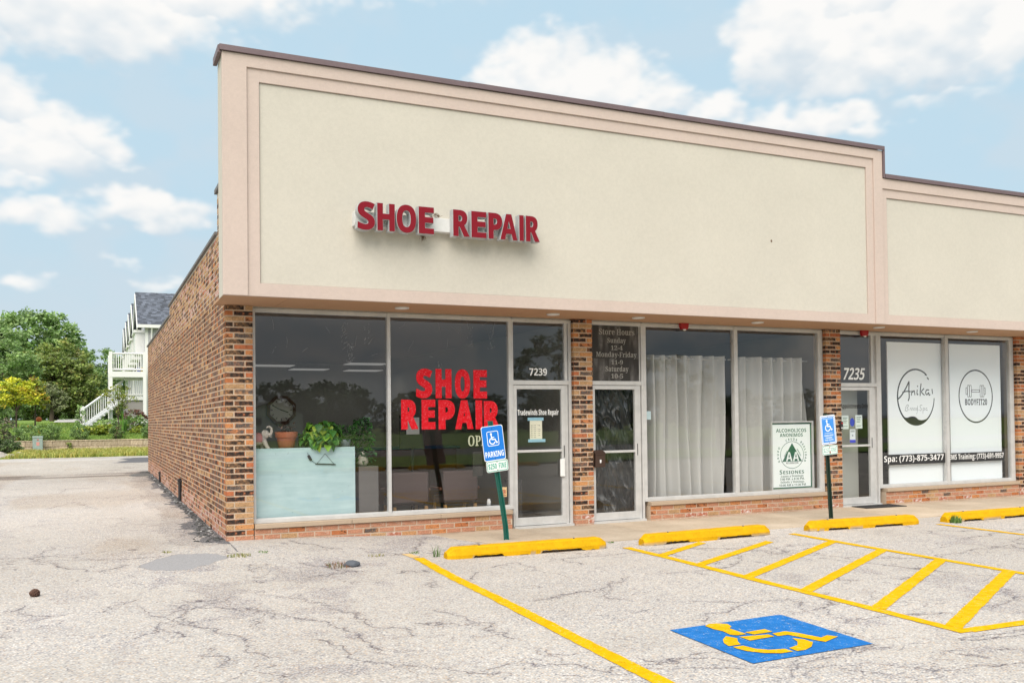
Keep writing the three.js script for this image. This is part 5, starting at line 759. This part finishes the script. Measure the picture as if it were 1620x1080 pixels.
tr('shade_tree', 'dark leafy tree low behind the tree trunks', -6.2, -78, 5.0, 1.2, [[0, 2.8, 0, 3.2, 2.0, 2, 150, 44, .5], [0, 1.0, .3, 3.6, 1.2, 2, 110, 44, .5]], .22, DG, 106, .2);
tr('ornamental_tree', 'yellow-leaved ornamental tree with thin dark trunk on the lawn', -5.15, -42.7, 2.95, 1.0, [[.05, 2.05, 0, .85, .75, .8, 90, 32, .2], [-.6, 1.75, 0, .7, .6, .7, 50, 30, .2], [.55, 1.75, .1, .6, .5, .6, 44, 30, .18]], .115, YG, 111, .045);
tr('ornamental_tree', 'smaller yellow-green ornamental tree beside the yellow-leaved one', -4.30, -43.4, 2.9, 1.0, [[0, 2.05, 0, .5, .72, .5, 54, 30, .18], [.25, 1.6, .1, .45, .5, .5, 34, 30, .16]], .11, [[.32, .38, .03], [.26, .34, .03], [.45, .42, .03], [.5, .3, .04]], 112, .04);
tr('ornamental_tree', 'grey-green small tree with two pale trunks on the lawn', -3.85, -53, 2.5, .75, [[0, 1.55, 0, .85, .62, .8, 80, 34, .2], [.25, 1.05, .2, .75, .35, .6, 40, 34, .18], [-.1, 2.1, 0, .4, .4, .4, 26, 30, .16]], .13, GG, 113, .13);
tr('sapling', 'slender yellow-green sapling before the white staircase', -.30, -38.9, 2.75, 1.1, [[.05, 2.25, 0, .55, .38, .4, 30, 15, .16], [-.62, 2.2, .1, .34, .2, .3, 18, 18, .12], [.4, 1.75, 0, .45, .45, .4, 24, 13, .16], [-.15, 1.5, 0, .4, .5, .4, 22, 12, .16]], .085, [[.28, .32, .04], [.36, .38, .04], [.18, .26, .04]], 114, .03);
{ const g = leafCloud(140, [[-20, 1.2, -92, 26, 2.6, 3, 420, 40, .9], [4, 1.6, -104, 14, 3, 3, 260, 40, .9]], .42, DG); const m = mesh('undergrowth', g, M.foliage); m.position.y = 1.9; m.userData.kind = 'stuff'; tag(m, 'dark green undergrowth massed behind the lawn trees', 'undergrowth'); }
function shrub(name, label, x, z, parts, size, cols, seed, y = ly(x, z), grp) { const t = thing(name, label, 'shrub', [x, y, z], 0, grp); mesh('foliage', leafCloud(seed, parts, size, cols, .8), M.foliage, t); const r = RNG(seed), st = []; for (let k = 0; k < 7; k++) st.push(taper([[(r() - .5) * .1, -.05, (r() - .5) * .1], [(r() - .5) * parts[0][3] * 1.4, parts[0][1] + parts[0][4] * .5 * r(), (r() - .5) * parts[0][5]]], [.014, .005], 5)); mesh('stems', merge(st), M.bark, t); return t; }
shrub('shrub', 'rounded dark shrub behind the utility pedestal', -3.35, -37.95, [[0, .40, 0, .42, .42, .35, 60, 26, .13]], .07, DG, 121); shrub('shrub', 'loose mixed shrub with yellow flowers beyond the pedestal', -4.35, -38.1, [[0, .36, 0, .58, .42, .35, 70, 24, .16]], .08, MG.concat([[.42, .30, .04]]), 122);
shrub('shrub', 'dark shrub on the lawn edge below the flower bed', -2.08, -38.0, [[0, .36, 0, .40, .38, .35, 60, 26, .13]], .07, DG, 123); shrub('shrub', 'compact reddish-tipped shrub on the lawn edge by the sapling', -.42, -38.0, [[0, .34, 0, .34, .34, .32, 56, 26, .11]], .065, DG.concat([[.14, .11, .05]]), 124); shrub('shrub', 'dark shrub half hidden by the brick side wall', 1.05, -38.0, [[0, .32, 0, .3, .32, .32, 50, 26, .11]], .065, DG, 125);
shrub('hosta_bed', 'bright yellow-green hosta leaves before the white staircase', -1.30, -39.6, [[-.2, .2, 0, .75, .16, .35, 46, 18, .14], [.4, .26, .1, .55, .2, .3, 30, 18, .14]], .13, [[.40, .44, .04], [.32, .40, .04], [.22, .32, .04]], 126); shrub('hosta_bed', 'yellow-green hosta clump beside the house corner', .62, -39.9, [[0, .16, 0, .34, .15, .3, 26, 18, .12]], .12, [[.38, .42, .04], [.26, .36, .04]], 127);
const WF = [[.75, .73, .70]]; shrub('flower_bush', 'white-flowered bush near the house downpipe', .55, -41, [[0, .42, 0, .6, .36, .4, 60, 24, .16]], .1, DG.concat(WF), 128); shrub('flower_bush', 'tall white hollyhocks at the foot of the white stairs', -2.08, -40.6, [[0, .75, 0, .22, .7, .2, 26, 18, .12]], .1, MG.concat(WF), 129); shrub('flower_bush', 'reddish-leaved bush under the white deck', .6, -43.0, [[0, .6, 0, .7, .36, .4, 50, 24, .15]], .09, [[.16, .06, .045], [.20, .09, .05], [.10, .08, .04]], 130); shrub('flower_bush', 'white and green flower bush below the white stairs', -.75, -40.6, [[0, .4, 0, .6, .3, .35, 44, 22, .15]], .09, MG.concat([[.6, .58, .55]]), 134);
shrub('tall_grass_clump', 'feathery pink-plumed grasses at the lawn corner', -5.35, -37.6, [[0, .55, 0, .45, .55, .4, 70, 26, .18], [-.9, .7, 0, .6, .7, .5, 80, 26, .2], [.1, 1.35, 0, .4, .25, .3, 22, 22, .14]], .09, [[.10, .15, .05], [.14, .17, .07], [.42, .32, .25], [.34, .26, .19], [.16, .20, .08]], 131, .3); shrub('tall_grass_clump', 'wild green growth beside the rubble at the lawn corner', -4.95, -36.4, [[0, .3, 0, .5, .32, .4, 60, 26, .16], [-1, .4, 0, .7, .45, .4, 60, 26, .2]], .09, [[.10, .17, .05], [.13, .19, .06], [.08, .12, .04]], 132, .3);
shrub('wall_weed', 'small weed rooted in the block retaining wall', -2.55, -37.36, [[0, .25, 0, .12, .2, .06, 12, 16, .05]], .06, OL, 133, .3);
{ // corn-like stalks by the sapling
  const t = thing('tall_stalk', 'tall bright green leafy stalk beside the sapling', 'plant', [-.05, ly(-.05, -39.2), -39.2]); mesh('leaves', bladeGeo(26, 4, .06, 1.5, .07, [[.12, .30, .04], [.16, .34, .05]], .5), M.leaf, t); }
// rough verge grass and lawn blades
function grassField(name, label, x0, x1, z0, z1, n, H, W, cols, seed, yf) { const r = RNG(seed), base = bladeGeo(9, seed, .09, H, W, cols, .7), im = new THREE.InstancedMesh(base, M.leaf, n), m = new THREE.Matrix4(), q = new THREE.Quaternion(), e = new THREE.Euler(), c = new THREE.Color(); for (let k = 0; k < n; k++) { const x = x0 + r() * (x1 - x0), z = z0 + r() * (z1 - z0), pa = fbm(x * .9, z * .9, seed, 3), s = .4 + pa * .9 + r() * .4; e.set(0, r() * 6.28, 0); m.compose(new THREE.Vector3(x, yf(x, z) - .01, z), q.setFromEuler(e), new THREE.Vector3(s * 1.2, s, s * 1.2)); im.setMatrixAt(k, m); const v = .8 + pa * .5; im.setColorAt(k, c.setRGB(v * (1 + (r() - .3) * .4), v, v)); } im.name = numbered(name); im.castShadow = im.receiveShadow = true; scene.add(im); im.userData.kind = 'stuff'; tag(im, label, 'grass'); }
grassField('verge_grass', 'rough yellow-green grass between the alley and retaining wall', -4.6, 6, -37.3, -28.2, 5200, .22, .018, [[.28, .34, .06], [.36, .37, .08], [.22, .29, .05]], 51, () => .29);
grassField('lawn_grass', 'mown green grass on the rising lawn above the wall', -8, 4, -48, -37.8, 7000, .09, .016, [[.19, .32, .05], [.23, .36, .055], [.16, .27, .045]], 52, ly);
{ const r = RNG(61), gs = []; for (let k = 0; k < 70; k++) { const s = .05 + r() * r() * .22; gs.push(new THREE.DodecahedronGeometry(s, 0).scale(1, .6, 1).rotateY(r() * 6).rotateX(r()).translate(-5.2 + (r() + r() - 1) * 1.4, .3 + s * .2, -31.5 + (r() - .5) * 4)); } const m = mesh('rubble', merge(gs), S({ color: lin(.42, .38, .34), map: grainTex, roughness: 1 })); m.userData.kind = 'stuff'; tag(m, 'pale broken concrete rubble at the alley corner', 'rubble'); }

// ---------------------------------------------------------------- townhouses with decks beyond the lawn
const shing = tex(512, 512, (i, j) => { const row = j / 16 | 0, off = (row * 37) % 64, cell = (i + off) / 26 | 0, v = 120 + (R2(cell, row, 3) - .5) * 54 + (R2(i, j, 5) - .5) * 18 - (j % 16 < 2 ? 34 : 0); return [v * .92, v * .97, v * 1.06]; }, { rx: .25, ry: .25 });
M.shingle = S({ map: shing, color: lin(.62, .62, .64), roughness: 1 }); const sidTex = tex(64, 256, (i, j) => g3(222 - (j % 32 < 3 ? 46 : 0) + (R2(i, j, 2) - .5) * 6), { rx: .5, ry: 1.0 }); M.siding = S({ map: sidTex, color: lin(.66, .66, .70), roughness: .8 }); M.trimWhite = S({ color: lin(.74, .74, .73), roughness: .6 });
function townhouse(z0, k) {
  const y = lawnY(1.5, z0), t = thing('townhouse', ['white townhouse with grey shingle roof and white gutter above brick wall', 'second white townhouse in the row, its grey roof stepping behind', 'third white townhouse in the row, grey roof edge showing', 'fourth white townhouse in the row, grey roof edge showing', 'last white townhouse in the row, its roof edge lowest in view'][k], 'house', [1.35, y, z0], 0, 'row of white townhouses'), E = 7.32 - y, Rg = 9.5 - y, D = 5.75, X = 10;
  const gab = extr(new THREE.Shape([[0, 0], [-D, 0], [-D, E + .05], [-D / 2, Rg - .12], [0, E + .05]].map((p) => new THREE.Vector2(-p[0], p[1]))), X).rotateY(Math.PI / 2); mesh('wall', uvm(gab.toNonIndexed()), M.siding, t);
  const sl = Math.hypot(D / 2 + .28, Rg - E + .2); for (const s of [1, -1]) { const g = new RoundedBoxGeometry(X + .7, .14, sl, 1, .01); uvm(g); const m = mesh('roof', g, M.shingle, t); m.position.set(X / 2 - .1, (E + Rg) / 2 - .1 + .12, -D / 2 + s * (D / 4 + .14)); m.rotation.x = s * Math.atan2(Rg - E + .2, D / 2 + .28); }
  for (const s of [1, -1]) { const m = mesh('rake_board', new THREE.BoxGeometry(.05, .26, sl), M.trimWhite, t); m.position.set(-.47, (E + Rg) / 2 - .14, -D / 2 + s * (D / 4 + .14)); m.rotation.x = s * Math.atan2(Rg - E + .2, D / 2 + .28); }
  mesh('gutter', bx(-.45, X, E - .12, E + .06, .26, .40), M.trimWhite, t); mesh('corner_board', bx(-.04, .14, 0, E, -.1, .04), M.trimWhite, t); mesh('downpipe', taper([[.32, E - .1, .3], [.32, E - .5, .08], [.32, 0, .08]], [.05, .05, .05], 8), M.trimWhite, t); mesh('bay', merge([bx(-.5, .0, E - 1.5, E - .25, -4.3, -1.5), bx(-.6, .0, E - .25, E - .1, -4.4, -1.4)]), M.trimWhite, t);
  const l = mesh('wall_lamp', rbox(-.12, -.01, E - 2.0, E - 1.7, -.6, -.48, .02, 1), M.black, t); return t;
}
for (let k = 0; k < 5; k++) townhouse(-45.6 - k * 5.78, k);
function rail(parent, x0, y0, z0, x1, y1, z1, h, n) { // balustrade between two points
  const L = Math.hypot(x1 - x0, z1 - z0), a = -Math.atan2(z1 - z0, x1 - x0); for (const [dy, th] of [[h, .06], [.1, .06]]) mesh('rail', taper([[x0, y0 + dy, z0], [x1, y1 + dy, z1]], [th, th], 4), M.trimWhite, parent);
  for (let k = 1; k < n; k++) { const t = k / n, x = lerp(x0, x1, t), y = lerp(y0, y1, t), z = lerp(z0, z1, t); mesh('baluster', bx(x - .022, x + .022, y + .1, y + h, z - .022, z + .022), M.trimWhite, parent); }
}
{ const y = 4.28, d = thing('upper_deck', 'white upper deck with baluster railing on the townhouse side', 'deck', [0, 0, 0]); mesh('floor', bx(-.62, 1.3, y, y + .32, -48.2, -44.6), M.trimWhite, d); rail(d, -.5, y + .34, -44.7, 1.28, y + .34, -44.7, 1.0, 15); rail(d, -.55, y + .34, -48.1, -.55, y + .34, -44.7, 1.0, 20); for (const [x, z] of [[-.55, -44.7], [-.55, -48.1], [1.24, -44.66]]) mesh('post', bx(x - .09, x + .09, 1.4, y + 1.45, z - .09, z + .09), M.trimWhite, d); }
{ const y = 2.98, d = thing('lower_deck', 'white lower landing with railing beneath the upper deck', 'deck', [0, 0, 0]); mesh('floor', bx(.1, 1.3, y, y + .2, -47.6, -45.2), M.trimWhite, d); mesh('skirt', bx(.15, 1.3, 1.2, y - .002, -47.4, -45.3), S({ color: lin(.30, .28, .27), roughness: .9 }), d); rail(d, .15, y + .2, -45.24, 1.28, y + .2, -45.24, 1.0, 10); }
{ const s = thing('staircase', 'white wooden staircase with railing climbing to the deck', 'staircase', [0, 0, 0]); const a = [-2.0, 1.28, -42.6], b = [.1, 3.0, -45.6], n = 10; for (let k = 0; k < n; k++) { const t = k / n, x = lerp(a[0], b[0], t), y = lerp(a[1], b[1], t), z = lerp(a[2], b[2], t); mesh('step', bx(x, x + .3, y + .1, y + .17, z - .9, z + .1), M.trimWhite, s); } mesh('stringer', taper([[a[0], a[1] + .1, a[2] + .12], [b[0], b[1] + .05, b[2] + .12]], [.16, .16], 4), M.trimWhite, s); rail(s, a[0], a[1] + .1, a[2] + .12, b[0], b[1] + .1, b[2] + .12, 1.0, 18); rail(s, a[0], a[1] + .1, a[2] - .85, b[0], b[1] + .1, b[2] - .85, 1.0, 18); mesh('newel_post', bx(a[0] - .1, a[0] + .1, a[1] - .4, a[1] + 1.3, a[2] + .02, a[2] + .22), M.trimWhite, s); }
tag(mesh('lawn_ornament', pot([[0, 0], [.12, .02], [.16, .12], [.11, .24], [.03, .28], [0, .28]], 16).translate(-4.15, ly(-4.15, -44) + .3, -44), S({ color: lin(.55, .13, .03), roughness: .6 })), 'orange pumpkin-like ornament under the yellow tree', 'ornament');
tag(mesh('toy_bucket', pot([[0, 0], [.09, 0], [.12, .2], [0, .2]], 12).translate(.95, 4.62, -45.0), S({ color: lin(.02, .08, .5), roughness: .5 })), 'blue toy bucket on the upper deck', 'toy'); tag(mesh('toy_bucket', pot([[0, 0], [.09, 0], [.12, .22], [0, .22]], 12).translate(1.14, 4.62, -45.0), S({ color: lin(.6, .42, .02), roughness: .5 })), 'yellow toy bucket on the upper deck', 'toy');

// ---------------------------------------------------------------- across the street, mirrored in the glass
{
  const RT = [['broad street tree mirrored in the first shop window', 17.2, 66, 5.0, 3.4], ['tall street tree mirrored in the glass above the shoe repair door', 27.5, 43, 7.4, 3.4], ['street tree mirrored in the curtained window', 38, 46, 6.2, 3.6]];
  RT.forEach(([label, x, z, H, R], k) => tree('street_tree', label, [x, 0, z], H, 1.6, [[0, H * .62, 0, R, H * .38, R, 90, 34, .6], [R * .5, H * .4, 0, R * .8, H * .3, R * .8, 50, 34, .6]], .3, [[.06, .11, .03], [.05, .09, .025]], 201 + k, .22, 'trees across the street'));
  for (let k = 0; k < 13; k++) { const x = -8 + k * 8.5 + R2(k, 3) * 3, z = 92 + R2(k, 4) * 14, H = 5.0 + R2(k, 5) * 2.2; tree('street_tree', 'dark tree in the row beyond the street, mirrored low in the windows', [x, 0, z], H, 1.4, [[0, H * .55, 0, 4.6, H * .45, 4, 80, 30, .8], [0, H * .22, 0, 5, H * .24, 4, 50, 30, .8]], .5, [[.06, .11, .03], [.05, .09, .025]], 220 + k, .25, 'tree row beyond the street'); }
  const h = thing('street_house', 'white gabled house across the street, mirrored in the window', 'house', [12.2, 0, 66]); mesh('wall', uvm(extr(new THREE.Shape([[-2.6, 0], [2.6, 0], [2.6, 2.3], [0, 3.3], [-2.6, 2.3]].map((p) => new THREE.Vector2(...p))), 6)), M.trimWhite, h); for (const s of [1, -1]) { const m = mesh('roof', new THREE.BoxGeometry(3.0, .12, 6.6), M.roofing, h); m.position.set(s * 1.38, 2.85, 3); m.rotation.z = -s * .365; }
  for (const [x, y] of [[-1.2, 1.7], [1.1, 1.7], [.8, .6]]) mesh('window', bx(x - .35, x + .35, y - .3, y + .3, -.03, -.002), M.black, h);
}
renderer.render(scene, camera);
